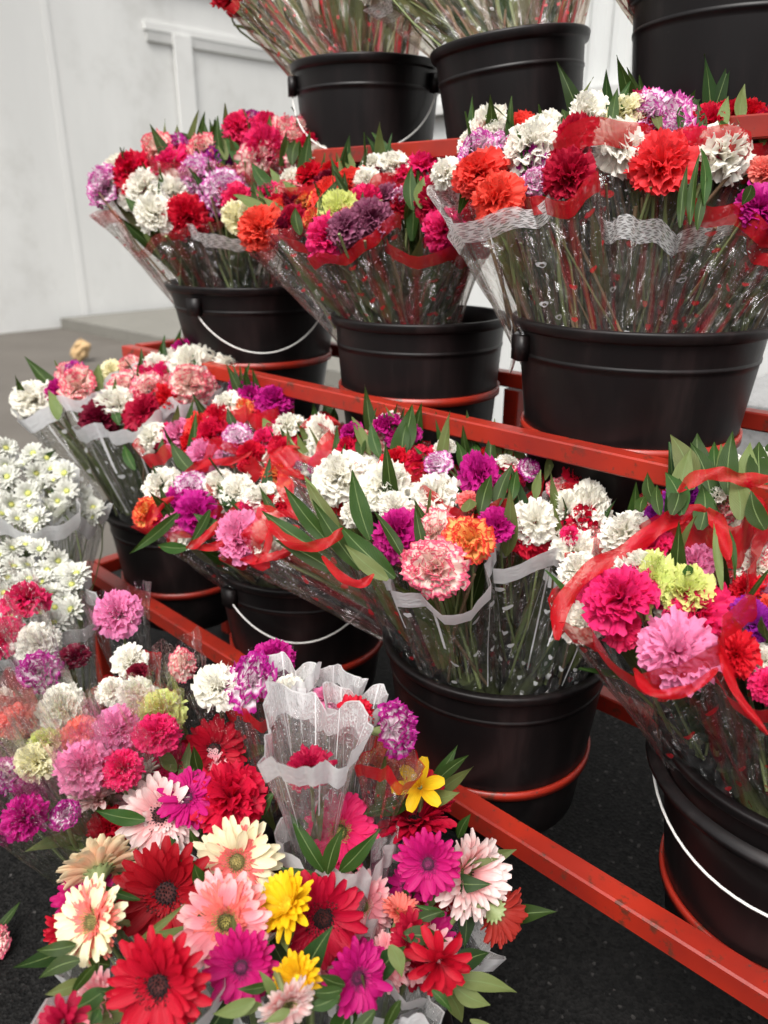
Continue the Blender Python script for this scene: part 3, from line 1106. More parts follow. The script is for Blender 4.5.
def bouquet(cl, label, style, flowers, zoom=None, fill=None, leaves=7, big=(), blades=9, ribbons=(), bucket_key=None, group='carnation bouquets in film sleeves', fac=(.62, .55, .45), **kw):
    """flowers: (x, y, diameter, colour[, depth offset]) read off an enlargement (origin x, origin y, scale)"""
    g = RNG
    bk = BK[bucket_key or cl]
    hs = []
    for f in flowers:
        x, y, d, c = f[:4]
        dz = f[4] if len(f) > 4 else 0
        if zoom:
            x, y, d = zoom[0] + x / zoom[2], zoom[1] + y / zoom[2], d / zoom[2]
        dep = hdepth(cl, x, y) + dz * .7 + g.uniform(-.012, .012)
        hs.append((at(x, y, dep), d * dep / F * 1.02, c))
    k_ = {'M1': 1.22, 'M2': 1.20, 'M3': 1.14, 'L1': 1.18, 'L2': 1.20}.get(cl, 1.08)
    hs = [(p, d * k_, c) for p, d, c in hs]
    if fill is None: fill = {'M1': 4, 'M2': 4, 'M3': 3, 'L1': 4, 'L2': 5, 'L3': 3, 'L4': 6}.get(cl, 0)
    n0 = len(hs)
    for k in range(fill):
        a_, b_ = g.sample(range(n0), 2)
        q = hs[a_][0].lerp(hs[b_][0], g.uniform(.35, .65))
        q = q + (q - EYE).normalized() * g.uniform(.02, .035) + V((0, 0, g.uniform(-.012, .012)))
        hs.append((q, (.068 if cl[0] != 'T' else .06) * g.uniform(.85, 1.1), g.choice([hs[a_][2], hs[b_][2], 'W', 'R', 'H', 'RW', 'RW', 'MW'])))
    mean = V((0, 0, 0))
    for p, d, c in hs: mean += p
    mean /= len(hs)
    out = V((mean.x - bk['rim'].x, mean.y - bk['rim'].y, 0))
    ol = out.length
    od = out / max(ol, 1e-4)
    kk = min(1.0, ol / .22)
    rimp = bk['rim'] + od * (bk['rt'] - .050) * kk + V((g.uniform(-.015, .015), g.uniform(-.015, .015), -.01))
    base = V((bk['c'].x, bk['c'].y, bk['c'].z + .03)) - od * bk['rt'] * .35 * kk
    t = empty('carnation_bouquet', base, label, 'bouquet', group)
    heads = []
    axis = (mean - rimp).normalized()
    for p, d, c in hs:
        o_ = V((p.x - bk['rim'].x, p.y - bk['rim'].y, 0))
        if o_.length > 1e-3: o_.normalize()
        loc = p - mean
        n = ((EYE - p).normalized() * fac[0] + V((0, 0, 1)) * fac[1] + o_ * fac[2] + loc * 3.0 + V((g.gauss(0, .16), g.gauss(0, .16), g.gauss(0, .12)))).normalized()
        rim_i = rimp + V((g.uniform(-.02, .02), g.uniform(-.02, .02), 0))
        put_carnation(t, p, n, d, c, g, rim_i - V((0, 0, .02)))
        heads.append((p, d * .5))
    # the lower ends of the stems run on down into the bucket
    b = MB()
    b.tube([(rimp - base) * .85, (rimp - base) * .5 + V((g.uniform(-.01, .01), 0, 0)), V((0, 0, 0))], .013, 7)
    b.build('stem_bundle', STEM, t)
    sl_base = rimp - axis * .045
    sleeve(t, heads, sl_base, style, g, **kw)
    face = (EYE - mean).normalized()
    for k in range(int(leaves * 1.4)):
        i, j = g.randrange(len(hs)), g.randrange(len(hs))
        m_ = hs[i][0] * .62 + hs[j][0] * .38 + V((g.gauss(0, .014), g.gauss(0, .014), g.gauss(0, .010)))
        dirv = (axis * .7 + V((0, 0, .5)) + V((g.gauss(0, .32), g.gauss(0, .32), g.gauss(0, .15)))).normalized()
        L = g.uniform(.085, .135)
        bp = m_ - dirv * L * .50 - face * .012
        put_leaf(t, bp, bp + dirv * L, L * g.uniform(.18, .25), (face + V((g.gauss(0, .5), g.gauss(0, .5), g.gauss(0, .4)))), g, g.choice((LEAF, LEAF, LEAF3, LEAF2)))
    # cut stalks and strips of foliage that fill the sleeve below the heads
    ns = {'M1': 16, 'M2': 18, 'M3': 18, 'T1': 30, 'T2': 30, 'T3': 26}.get(cl, 10)
    for mat, cnt in ((STEM, ns * 2 // 3), (STALK, ns // 2)):
        b = MB()
        for k in range(cnt):
            q = hs[g.randrange(len(hs))][0]
            a_ = rimp + V((g.gauss(0, .022), g.gauss(0, .022), -.02))
            tip = a_ + (q - a_) * g.uniform(.7, .98) + V((g.gauss(0, .016), g.gauss(0, .016), 0)) + (EYE - q).normalized() * g.uniform(-.01, .03)
            mid_ = (a_ + tip) / 2 + V((g.gauss(0, .006), g.gauss(0, .006), 0))
            b.tube([a_ - base, mid_ - base, tip - base], g.uniform(.0014, .0032), 5)
        b.build('stalks', mat, t)
    for k in range(int(blades * {'M1': 2.2, 'M2': 2.2, 'M3': 2.4, 'T1': 2.8, 'T2': 3, 'T3': 2.5}.get(cl, 1.7))):
        q = hs[g.randrange(len(hs))][0]
        a_ = rimp + V((g.uniform(-.03, .03), g.uniform(-.03, .03), .0))
        tip = a_ + (q - a_) * g.uniform(.72, .95) + V((g.gauss(0, .015), g.gauss(0, .015), 0))
        put_leaf(t, a_, tip, g.uniform(.018, .040), face + V((g.gauss(0, .5), g.gauss(0, .5), 0)), g, g.choice((LEAF2, LEAF2, LEAF4, LEAF)))
    for (x0, y0, x1, y1, w, dz) in big:
        dep = hdepth(cl, (x0 + x1) / 2, (y0 + y1) / 2) + dz
        a_, b_ = at(x0, y0, dep - .0), at(x1, y1, dep + .015)
        put_leaf(t, a_, b_, w * dep / F, face + V((g.gauss(0, .25), g.gauss(0, .25), .1)), g, g.choice((LEAF, LEAF, LEAF2)))
    for pts, w, dz in ribbons:
        put_ribbon(t, cl, pts, w, dz, g)
    return t


A1 = (60, 90, 3.2); A2 = (230, 90, 3.2); A3 = (430, 80, 4.517); A4 = (590, 80, 4.315)
B1 = (0, 330, 3.2); B2 = (130, 360, 3.657); B3 = (260, 380, 3.2); B4 = (420, 400, 3.49)
C1 = (540, 420, 3.368); C2 = (540, 600, 3.368)

# middle tier, far bucket
bouquet('M1', 'bouquet of white, red and lilac carnations spilling from the left edge of the middle tier', 'plainred',
        [(265, 312, 118, 'W'), (360, 325, 112, 'W'), (300, 395, 110, 'W', -.02), (135, 305, 120, 'PW'), (225, 255, 125, 'R'), (180, 235, 80, 'W', .04), (405, 400, 120, 'R', .03)], A1,
        leaves=5, big=[(145, 215, 124, 195, 10, -.03)], grow=.0, bw=.1, drop=.4)
bouquet('M1', 'bouquet of lilac-edged white and hot pink carnations in a lace-edged sleeve', 'lace',
        [(430, 270, 120, 'PW'), (520, 320, 125, 'PW'), (490, 228, 90, 'P', .02), (570, 412, 95, 'K', -.02), (565, 345, 90, 'H'), (350, 230, 130, 'H', .02)], A1, leaves=6, bw=.16, drop=.32,
        big=[(196, 145, 183, 124, 9, 0), (219, 165, 198, 130, 10, 0)])
bouquet('M1', 'bouquet of pink-edged white and hot pink carnations at the back of the far middle bucket', 'plainred',
        [(310, 190, 110, 'RW'), (455, 195, 105, 'RW'), (565, 118, 95, 'H'), (665, 122, 90, 'H', .03), (668, 188, 120, 'H'), (632, 222, 110, 'RW')], A1, leaves=11,
        big=[(180, 158, 178, 126, 10, .0), (226, 160, 214, 126, 11, -.02), (240, 165, 222, 132, 12, -.02), (254, 148, 250, 122, 10, -.02), (280, 166, 293, 122, 14, -.03)])
bouquet('M1', 'bouquet of small pink-edged carnations and tall leaf tips beside the leftmost top bucket', 'plainred',
        [(735, 130, 90, 'RW'), (785, 120, 85, 'RW'), (850, 150, 90, 'RW'), (800, 190, 95, 'R'), (890, 160, 85, 'RW'), (830, 178, 80, 'H'), (900, 190, 80, 'R', -.02), (760, 160, 90, 'RW'), (865, 130, 80, 'RW'), (770, 228, 90, 'RW'), (840, 222, 90, 'W')], A1,
        leaves=12, drop=.35, big=[(275, 195, 262, 168, 12, -.05), (298, 205, 268, 165, 14, -.06), (292, 165, 297, 128, 13, -.05), (310, 168, 306, 138, 11, -.04)])

# middle tier, centre bucket
bouquet('M2', 'bouquet of orange, lime and dull mauve carnations in a red-bordered sleeve', 'red',
        [(325, 290, 110, 'D', .03), (212, 360, 115, 'D'), (390, 290, 110, 'O', .02), (300, 340, 115, 'O', -.01), (262, 410, 66, 'OY', -.02), (345, 392, 125, 'G', -.03), (365, 437, 112, 'V', -.05),
         (455, 412, 122, 'V', -.04), (435, 356, 105, 'H', -.01), (312, 470, 125, 'H', -.04)], A2, leaves=7, drop=.34, bw=.10, wave=.007,
        big=[(300, 198, 283, 172, 10, -.05), (272, 190, 250, 160, 13, -.03), (324, 195, 340, 165, 10, 0)])
bouquet('M2', 'bouquet of hot pink carnations behind a wide red band beside the coral flowers', 'red',
        [(622, 240, 105, 'H'), (555, 268, 72, 'H', .02), (668, 372, 135, 'C', -.04), (690, 445, 125, 'H', -.03), (545, 340, 60, 'PW'), (490, 330, 80, 'V')], A2, leaves=4, drop=.4, bw=.12, wave=.007,
        big=[(412, 210, 411, 168, 15, -.07), (420, 208, 423, 178, 14, -.07), (443, 160, 424, 132, 10, -.01)])
bouquet('M2', 'bouquet of small white and dark red carnations at the back of the centre middle bucket', 'red',
        [(430, 290, 80, 'W'), (530, 232, 90, 'W'), (490, 262, 72, 'D'), (455, 235, 60, 'W', .02), (250, 270, 90, 'R', .04), (195, 285, 80, 'W', .03)], A2, leaves=12, drop=.32, bw=.1,
        big=[(352, 175, 351, 150, 11, 0), (367, 180, 372, 154, 10, 0), (388, 160, 383, 146, 8, .02)])

bouquet('M2', 'bouquet with one orange carnation low at its left, leaning out of the centre bucket', 'plainred',
        [(96, 440, 130, 'O', -.03), (60, 400, 90, 'K', .03), (215, 355, 95, 'D'), (150, 370, 90, 'R', .02), (120, 330, 80, 'H', .04), (200, 420, 90, 'C', .01), (160, 445, 90, 'D', .0)], A2,
        leaves=8, drop=.3, big=[(268, 215, 232, 182, 13, -.06), (285, 225, 262, 190, 13, -.05), (300, 235, 296, 205, 12, -.04)])

# middle tier, near bucket
bouquet('M3', 'bouquet of coral and white carnations in a lace-edged sleeve at the near middle bucket, left', 'lace',
        [(60, 420, 140, 'W', .03), (290, 245, 140, 'W', .05), (185, 275, 120, 'W', .05), (200, 325, 190, 'PW', .02), (310, 272, 120, 'PW', .03), (222, 405, 215, 'O', -.02), (295, 530, 225, 'O', -.05)], A3,
        leaves=3, drop=.32, bw=.13, big=[(494, 130, 490, 104, 12, .02)])
bouquet('M3', 'bouquet of crimson and creamy white carnations with a short red band', 'red',
        [(400, 205, 130, 'O', .05), (455, 290, 250, 'W'), (470, 455, 120, 'PW', -.02), (640, 270, 235, 'C', -.01), (625, 430, 220, 'C', -.03)], A3, leaves=3, drop=.34, bw=.10,
        big=[(511, 140, 508, 112, 8, .02)])
bouquet('M3', 'bouquet with one coral carnation between white ones above a deep lace edge', 'lace',
        [(140, 160, 190, 'W', .02), (310, 185, 260, 'PW', .0), (210, 165, 190, 'PW', .02), (130, 290, 220, 'W', -.02), (305, 365, 265, 'O', -.04), (585, 315, 250, 'W', -.02), (500, 290, 200, 'W', .03)], A4,
        leaves=2, drop=.95, bw=.15, margin=.5, blades=9,
        big=[(612, 130, 617, 90, 11, -.04), (618, 110, 636, 87, 9, -.03), (704, 205, 715, 132, 12, -.07), (690, 225, 697, 150, 9, -.06), (680, 228, 688, 160, 9, -.06), (697, 230, 706, 180, 10, -.05)])
bouquet('M3', 'bouquet of red and magenta carnations cut by the right edge of the picture', 'red',
        [(690, 160, 170, 'R', -.03), (590, 192, 115, 'R', .0), (490, 200, 100, 'O', .02), (770, 200, 150, 'C', -.02), (650, 225, 110, 'W', -.01), (740, 550, 190, 'M', -.06), (760, 390, 130, 'S', -.03), (800, 300, 150, 'R'), (830, 480, 160, 'H')], A4, leaves=6, drop=.32, bw=.12,
        big=[(740, 124, 743, 86, 13, -.05), (722, 132, 728, 98, 12, -.04), (764, 145, 766, 110, 12, -.05), (732, 140, 716, 112, 11, -.05), (756, 130, 760, 92, 12, -.03), (705, 130, 698, 104, 10, -.03), (752, 185, 742, 205, 12, -.08)])

bouquet('M3', 'bouquet of red, white and lilac carnations standing at the back before the top rail', 'red',
        [(585, 114, 40, 'W'), (622, 112, 40, 'K'), (645, 112, 42, 'PW'), (690, 126, 36, 'O'), (712, 122, 36, 'R'), (734, 118, 40, 'R'), (760, 124, 40, 'C'), (548, 124, 34, 'W'), (672, 132, 34, 'PW')], None,
        leaves=10, drop=.3, big=[(660, 130, 655, 98, 10, -.03), (680, 130, 684, 102, 10, -.03), (566, 128, 560, 104, 9, -.02), (598, 122, 590, 100, 9, -.02), (748, 128, 752, 100, 11, -.03)])

bouquet('M3', 'bouquet leaning out past the right edge of the picture from the near middle bucket', 'red',
        [(788, 175, 44, 'R'), (802, 215, 44, 'H'), (780, 240, 40, 'R'), (818, 190, 40, 'W')], None, leaves=3, drop=.4, bw=.10, blades=8)
bouquet('M2', 'bouquet of hot pink carnations half hidden behind the lace-edged coral bouquet', 'red',
        [(452, 192, 36, 'H', .03), (470, 216, 34, 'R', .03), (462, 236, 34, 'C', .02)], None, leaves=3, drop=.4, bw=.10, blades=8)

# lowest tier, far bucket: white scalloped borders
bouquet('L1', 'leftmost bouquet with a white scalloped border and one white carnation at its tip', 'white',
        [(105, 215, 125, 'W'), (180, 190, 75, 'M', .02), (250, 178, 125, 'RW', -.01), (215, 140, 80, 'RW', .02), (360, 135, 80, 'K', .04)], B1, leaves=3, drop=.16, margin=.95, bw=.10, blades=9, wave=.010,
        big=[(58, 420, 47, 386, 12, -.03), (98, 395, 101, 360, 12, .0)])
bouquet('L1', 'bouquet with dark crimson carnations behind a white scalloped border', 'white',
        [(320, 278, 115, 'D'), (455, 265, 108, 'C', .02), (385, 240, 120, 'W', .01), (400, 180, 120, 'RW'), (480, 190, 105, 'RW'), (410, 112, 75, 'RW', .05)], B1, leaves=4, drop=.16, margin=.95, bw=.10, blades=9, wave=.010,
        big=[(119, 425, 112, 395, 10, -.02)])
bouquet('L1', 'bouquet of pink-edged white carnations with a white border curving behind the crimson ones', 'white',
        [(610, 172, 125, 'RW'), (655, 182, 85, 'RW', .02), (535, 210, 75, 'R', -.01), (475, 140, 90, 'H', .02), (500, 112, 80, 'W', .04)], B1, leaves=4, drop=.16, margin=.95, bw=.09, blades=6, wave=.010,
        big=[(170, 385, 163, 360, 10, 0)])
bouquet('L1', 'small white and magenta carnation bouquet tucked against the middle rail', 'white',
        [(610, 115, 115, 'W'), (690, 85, 108, 'W', .02), (600, 65, 75, 'M', .05), (560, 92, 70, 'W', .04), (730, 100, 70, 'W', .03)], B1, leaves=5, drop=.16, margin=.95, bw=.09,
        big=[(196, 370, 192, 353, 9, -.02)])

# lowest tier, second bucket: red ribbon borders
bouquet('L2', 'bouquet with a white carnation over an orange one, left tip of the red-bordered cluster', 'red',
        [(110, 458, 130, 'W'), (58, 550, 110, 'OY', .01), (165, 600, 90, 'L', .01), (190, 640, 85, 'W', .02), (220, 460, 120, 'PW', .01), (240, 560, 145, 'M', -.01)], B2, ribbons=[([(146, 528), (156, 508), (174, 497)], 13, -.045), ([(196, 548), (216, 546), (236, 535)], 12, -.03)], leaves=6, drop=.08, margin=.6, bw=.09, wave=.016,
        big=[(180, 512, 130, 553, 12, -.03), (188, 548, 150, 545, 12, -.03), (210, 510, 190, 545, 10, -.03)])
bouquet('L2', 'bouquet fronted by one large light pink carnation on a red ribbon border', 'red',
        [(395, 645, 165, 'L', -.02), (505, 640, 140, 'W', -.01), (320, 452, 118, 'W'), (388, 488, 130, 'W'), (495, 495, 125, 'W'), (515, 540, 118, 'R'), (545, 415, 125, 'OY')], B2, bucket_key='L3', ribbons=[([(186, 548), (200, 541), (222, 522), (240, 502)], 11, -.045), ([(256, 562), (267, 548), (272, 520)], 10, -.05), ([(240, 560), (265, 558), (292, 552)], 13, -.05)], leaves=8, drop=.08, margin=.6, bw=.09, wave=.016,
        big=[(225, 530, 192, 512, 13, -.03)])
bouquet('L2', 'bouquet of scarlet and light pink carnations in the middle of the red-bordered cluster', 'red',
        [(330, 220, 130, 'R'), (262, 240, 112, 'O'), (290, 275, 125, 'R'), (230, 295, 105, 'R'), (175, 265, 115, 'L'), (75, 282, 110, 'W'), (265, 345, 115, 'L'), (385, 282, 108, 'PW')], B2, leaves=8, drop=.08, margin=.6, bw=.08, wave=.016,
        big=[(195, 475, 170, 440, 15, -.04), (135, 470, 120, 440, 10, 0), (165, 460, 162, 437, 9, -.02)])
bouquet('L2', 'bouquet of magenta and white carnations rising under the middle rail', 'red',
        [(400, 92, 90, 'M', .02), (440, 125, 95, 'M'), (530, 138, 118, 'M'), (350, 165, 112, 'W'), (415, 172, 75, 'OY'), (490, 195, 85, 'R')], B2, leaves=8, drop=.08, margin=.6, bw=.09,
        big=[(238, 436, 228, 408, 11, -.02), (270, 440, 262, 414, 12, -.02)])
bouquet('L2', 'bouquet of red-bound white and pink carnations beside the big white blooms', 'red',
        [(580, 238, 112, 'W'), (690, 275, 118, 'W'), (690, 228, 95, 'R', .01), (490, 288, 92, 'H'), (560, 302, 105, 'R'), (540, 362, 130, 'R'), (580, 375, 88, 'M'), (530, 352, 70, 'W'), (750, 325, 95, 'O'), (690, 372, 80, 'M'), (430, 345, 110, 'R')], B2, bucket_key='L3', ribbons=[([(185, 472), (205, 463), (230, 461), (252, 452)], 10, -.04), ([(300, 428), (320, 419), (340, 424)], 12, -.03), ([(262, 462), (280, 450), (300, 448)], 10, -.03)],
        leaves=12, drop=.08, margin=.6, bw=.08, wave=.016,
        big=[(322, 440, 312, 402, 11, .0), (330, 430, 336, 404, 10, 0)])

# lowest tier, third bucket
bouquet('L3', 'bouquet of large white carnations crossed by long dark leaves and a red band', 'red',
        [(250, 302, 175, 'W'), (392, 330, 165, 'W'), (200, 330, 120, 'W', .02), (330, 290, 130, 'W', .03), (430, 410, 105, 'W'), (300, 420, 90, 'W', .02)], B3, ribbons=[([(266, 520), (284, 538), (306, 547), (330, 541), (345, 528)], 15, -.085), ([(322, 556), (340, 576), (360, 584), (374, 574)], 12, -.085)], leaves=3, drop=.9, bw=.13, blades=8,
        big=[(370, 540, 352, 470, 20, -.06), (330, 545, 285, 485, 17, -.05), (345, 555, 300, 478, 18, -.06), (318, 550, 262, 512, 17, -.05), (395, 578, 335, 520, 22, -.08), (388, 580, 345, 545, 16, -.09), (405, 560, 380, 505, 12, -.07),
             (325, 520, 300, 474, 12, -.04), (335, 572, 270, 540, 16, -.06), (360, 570, 312, 500, 18, -.07)])
bouquet('L3', 'bouquet fronted by pink-edged and orange carnations above a broad white scalloped border', 'white',
        [(440, 485, 165, 'M', -.01), (560, 480, 145, 'RW', .01), (672, 510, 165, 'OY', -.02), (562, 600, 195, 'RW', -.04), (552, 372, 170, 'W', .02)], B3, leaves=2, drop=.42, bw=.10, blades=9, wave=.014, kwave=4,
        big=[(428, 565, 415, 505, 12, -.04)])
bouquet('L3', 'bouquet of two big white carnations and a magenta one inside a white scalloped border', 'white',
        [(600, 378, 175, 'W'), (402, 425, 165, 'W', -.01), (265, 437, 130, 'M', -.01), (500, 312, 120, 'RW', .02), (525, 470, 70, 'H', .0), (510, 380, 120, 'W', .03)], B4, leaves=4, drop=.32, bw=.10, blades=9, wave=.014, kwave=4,
        big=[(480, 515, 494, 470, 16, -.03), (495, 510, 512, 462, 14, -.02), (512, 500, 520, 466, 12, -.02), (465, 512, 468, 496, 16, -.03)])
bouquet('L3', 'bouquet of white carnations squeezed between the scalloped bouquet and the hot pink one', 'white',
        [(578, 550, 46, 'W', .03), (606, 562, 44, 'W', .04), (592, 530, 42, 'RW', .04)], None, leaves=4, drop=.35, bw=.09, blades=9)
bouquet('L3', 'bouquet of magenta and lilac-edged carnations close under the middle rail', 'red',
        [(205, 268, 155, 'M'), (305, 215, 80, 'W'), (385, 238, 85, 'MW'), (60, 222, 105, 'PW'), (0, 205, 110, 'R'), (80, 165, 85, 'W'), (165, 350, 80, 'S', -.01)], B4, leaves=8, drop=.4, bw=.10,
        big=[(462, 470, 458, 438, 12, 0), (478, 460, 472, 440, 14, 0), (492, 458, 490, 432, 9, 0), (506, 458, 502, 430, 10, 0), (545, 480, 558, 438, 9, -.02), (535, 500, 540, 470, 10, -.01)])
bouquet('L3', 'bouquet with one red rose-like bud among leaves beneath the middle rail', 'red',
        [(555, 252, 115, 'R*'), (680, 300, 72, 'PW'), (760, 312, 62, 'RW'), (610, 300, 80, 'R', .01), (800, 320, 70, 'R')], B4, leaves=8, drop=.4, bw=.10,
        big=[(626, 500, 620, 464, 9, -.03), (633, 502, 628, 470, 9, -.03), (600, 490, 603, 478, 9, -.02)])
bouquet('L3', 'small bouquet of magenta carnations between tall leaves behind the large white blooms', 'red',
        [(290, 165, 80, 'M'), (410, 140, 100, 'M'), (440, 175, 80, 'M'), (270, 218, 80, 'R'), (420, 262, 110, 'R'), (510, 250, 110, 'R'), (480, 170, 70, 'M')], B3, leaves=6, drop=.4, bw=.10,
        big=[(392, 462, 413, 400, 22, -.05), (370, 455, 355, 410, 12, -.03), (380, 458, 370, 420, 12, -.03), (402, 458, 408, 420, 14, -.04), (362, 455, 360, 430, 12, -.02)])

# lowest tier, near bucket
bouquet('L4', 'bouquet of hot pink and white carnations with a light pink one banded in red', 'red',
        [(280, 372, 175, 'W', .02), (125, 500, 135, 'W', .01), (145, 672, 155, 'W', .01), (268, 590, 245, 'H', -.03), (270, 695, 140, 'H', .0), (330, 492, 170, 'W', -.02), (370, 425, 165, 'H', -.01),
         (515, 482, 150, 'L', .01), (490, 572, 180, 'G', -.01), (525, 640, 240, 'H', -.01), (455, 765, 260, 'L', -.05), (600, 245, 80, 'W', .08), (470, 310, 95, 'W', .06)], C1, ribbons=[([(557, 640), (562, 605), (590, 570), (628, 550), (660, 526), (688, 512), (710, 516)], 22, -.034), ([(708, 508), (722, 530), (728, 560)], 18, -.05), ([(634, 668), (652, 692), (688, 690), (718, 668)], 13, -.075)], leaves=4, drop=-.12, margin=.85, bw=.12, blades=10, wave=.010, fac=(.35, .8, .5),
        big=[(735, 580, 728, 500, 9, -.05), (722, 590, 716, 520, 9, -.05), (690, 575, 688, 565, 12, -.04), (665, 560, 662, 535, 9, -.02)])
bouquet('L4', 'bouquet of purple, red and white carnations at the right edge above the double-lipped bucket', 'red',
        [(725, 490, 140, 'W', .01), (720, 592, 120, 'V', -.01), (690, 640, 100, 'P', -.02), (725, 690, 140, 'P', -.03), (655, 780, 150, 'R', -.03), (760, 810, 120, 'W', -.03), (765, 895, 110, 'H', -.04), (690, 560, 120, 'R', .01), (760, 640, 120, 'O', .0), (630, 350, 90, 'W', .05), (700, 350, 85, 'H', .05), (820, 560, 130, 'R'), (830, 720, 140, 'W')], C1, ribbons=[([(718, 640), (735, 690), (768, 735)], 11, -.05)],
        leaves=5, drop=-.12, margin=.85, bw=.10, blades=9)
bouquet('L4', 'bouquet of white and red carnations past the right edge, in the double-lipped bucket', 'red',
        [(838, 600, 70, 'W'), (880, 640, 70, 'R'), (850, 690, 72, 'H'), (900, 590, 66, 'W')], None, leaves=4, drop=.1, bw=.10, blades=9)
bouquet('L4', 'tall leafy bouquet with a dark red band across its leaves below the middle rail end', 'red',
        [(600, 250, 80, 'W', -.02), (740, 200, 90, 'H', -.02), (700, 205, 70, 'R', -.02), (530, 330, 70, 'PW', -.02), (380, 310, 60, 'P', -.02), (760, 260, 90, 'W', -.02)], C1, ribbons=[([(678, 492), (698, 477), (722, 474), (745, 480), (775, 478)], 17, -.07)], leaves=6, drop=.1, bw=.16,
        big=[(712, 505, 690, 440, 22, -.03), (750, 500, 752, 440, 22, -.04), (735, 500, 720, 445, 20, -.03), (770, 480, 775, 430, 20, -.03), (680, 500, 690, 450, 20, -.04), (655, 505, 642, 470, 14, -.05), (692, 490, 670, 432, 24, -0.04), (704, 480, 697, 434, 22, -0.02), (718, 485, 714, 436, 15, -0.03), (728, 495, 733, 432, 20, -0.05), (682, 515, 664, 470, 22, -0.07), (672, 515, 678, 474, 18, -0.07), (760, 490, 766, 435, 24, -0.05), (740, 520, 730, 470, 20, -0.06),
             (765, 530, 750, 490, 20, -0.07), (700, 530, 702, 480, 22, -0.05), (660, 515, 655, 480, 12, -0.07), (640, 512, 645, 490, 12, -0.06)])

# top tier: the heads stand above the picture, the sleeves show
GT = 'tall bouquets on the top tier'
bouquet('T1', 'sleeve with a red rolled edge leaning left out of the leftmost top bucket', 'tallred', [(232, -8, 40, 'R'), (262, -34, 40, 'RW'), (240, -45, 38, 'C')], leaves=2, group=GT, blades=9, drop=.3, bw=.07)
bouquet('T1', 'sleeve dotted with red hearts standing in the middle of the leftmost top bucket', 'tallred', [(320, -70, 44, 'H'), (355, -80, 44, 'W'), (335, -105, 44, 'R'), (300, -90, 40, 'W')], leaves=2, group=GT, blades=12, drop=.3)
bouquet('T1', 'sleeve leaning right out of the leftmost top bucket, half behind the silvery one', 'tallred', [(400, -70, 44, 'C'), (425, -90, 44, 'W'), (385, -110, 44, 'L')], leaves=2, group=GT, blades=9, drop=.3)
bouquet('T2', 'silvery sleeve with a white corner leaning left out of the tilted top bucket', 'talllace', [(375, -18, 44, 'W'), (420, -50, 46, 'PW'), (395, -60, 46, 'W')], leaves=2, group=GT, blades=8, drop=.32, bw=.12)
bouquet('T2', 'sleeve with outlined hearts standing upright in the tilted top bucket', 'talllace', [(490, -85, 50, 'W'), (525, -80, 50, 'O'), (505, -115, 48, 'W')], leaves=2, group=GT, blades=12, drop=.4)
bouquet('T2', 'reddish sleeve leaning right out of the tilted top bucket', 'tallred', [(570, -70, 50, 'R'), (595, -85, 46, 'C'), (560, -100, 46, 'H')], leaves=2, group=GT, blades=8, drop=.3)
bouquet('T3', 'sleeve hanging over the left rim of the large top right bucket', 'tallred', [(610, -60, 56, 'R'), (640, -90, 56, 'W'), (600, -95, 50, 'H')], leaves=2, group=GT, blades=8, drop=.3)
bouquet('T3', 'sleeve standing upright in the large top right bucket', 'talllace', [(710, -110, 60, 'W'), (750, -120, 60, 'PW'), (730, -150, 60, 'O')], leaves=2, group=GT, blades=8, drop=.3)


# ------------------------------------------------------------------ single wrapped carnations, on the ground at the left
def ground_tub(label, x, y, rt, h):
    c = V((x, y, 0))
    o = empty('flower_bucket', c, label, 'bucket', 'black plastic flower buckets')
    b = MB(); b.lathe(bucket_prof(rt, h, .84), 64)
    b.build('bucket_body', BLACK, o)
    return o


STUB = V((-.27, .93, 0))
ground_tub('low black tub on the ground holding the single wrapped carnations', STUB.x, STUB.y, .17, .24)
GTUB = at(265, 905, .80)
ground_tub('low black tub on the ground under the gerbera bouquets', GTUB.x, GTUB.y + .015, .20, .22)


def wrapped(label, x, y, d, code, style='clear', dz=0, facing=None, up=.04, tall=.0, rm=.030, lean=(0, 0), extra=(), bw=.10, tubc=None, wv=.008):
    g = RNG
    dep = hdepth('SG', x, y) + dz
    p = at(x, y, dep)
    dia = d * dep / F * 1.08
    tub = tubc or STUB
    base = V((tub.x + (p.x - tub.x) * .55 + lean[0], tub.y + (p.y - tub.y) * .55 + lean[1], max(.10, p.z - .36)))
    t = empty('wrapped_carnation', base, label, 'wrapped flower', 'single carnations in film')
    n = ((EYE - p).normalized() * .75 + V((0, 0, .75)) + V((g.gauss(0, .12), g.gauss(0, .12), 0))).normalized()
    if facing: n = (CRIGHT * facing[0] + CUP * facing[1] - CFWD * facing[2]).normalized()
    put_carnation(t, p, n, dia, code, g, base)
    heads = [(p, dia * .5)]
    for (x2, y2, d2, c2) in extra:
        dp2 = hdepth('SG', x2, y2) + dz
        p2 = at(x2, y2, dp2)
        n2 = ((EYE - p2).normalized() * .75 + V((g.gauss(0, .2), g.gauss(0, .1), .75))).normalized()
        put_carnation(t, p2, n2, d2 * dp2 / F * 1.08, c2, g, base)
        heads.append((p2, d2 * dp2 / F * .5))
    ax = (p - base).normalized()
    sleeve(t, heads, p - ax * .20, style, g, drop=-.15, grow=up, wave=wv, kwave=3, r0=.014, rmin=rm, bw=bw, margin=.8)
    for k in range(2):
        a_ = base + (p - base) * g.uniform(.3, .6)
        put_leaf(t, a_, a_ + (ax + V((g.gauss(0, .2), g.gauss(0, .2), 0))) * .11, .012, (EYE - p).normalized(), g, LEAF2)
    return t


SX = (0, 570, 3.491)


def sx(x, y): return SX[0] + x / SX[2], SX[1] + y / SX[2]


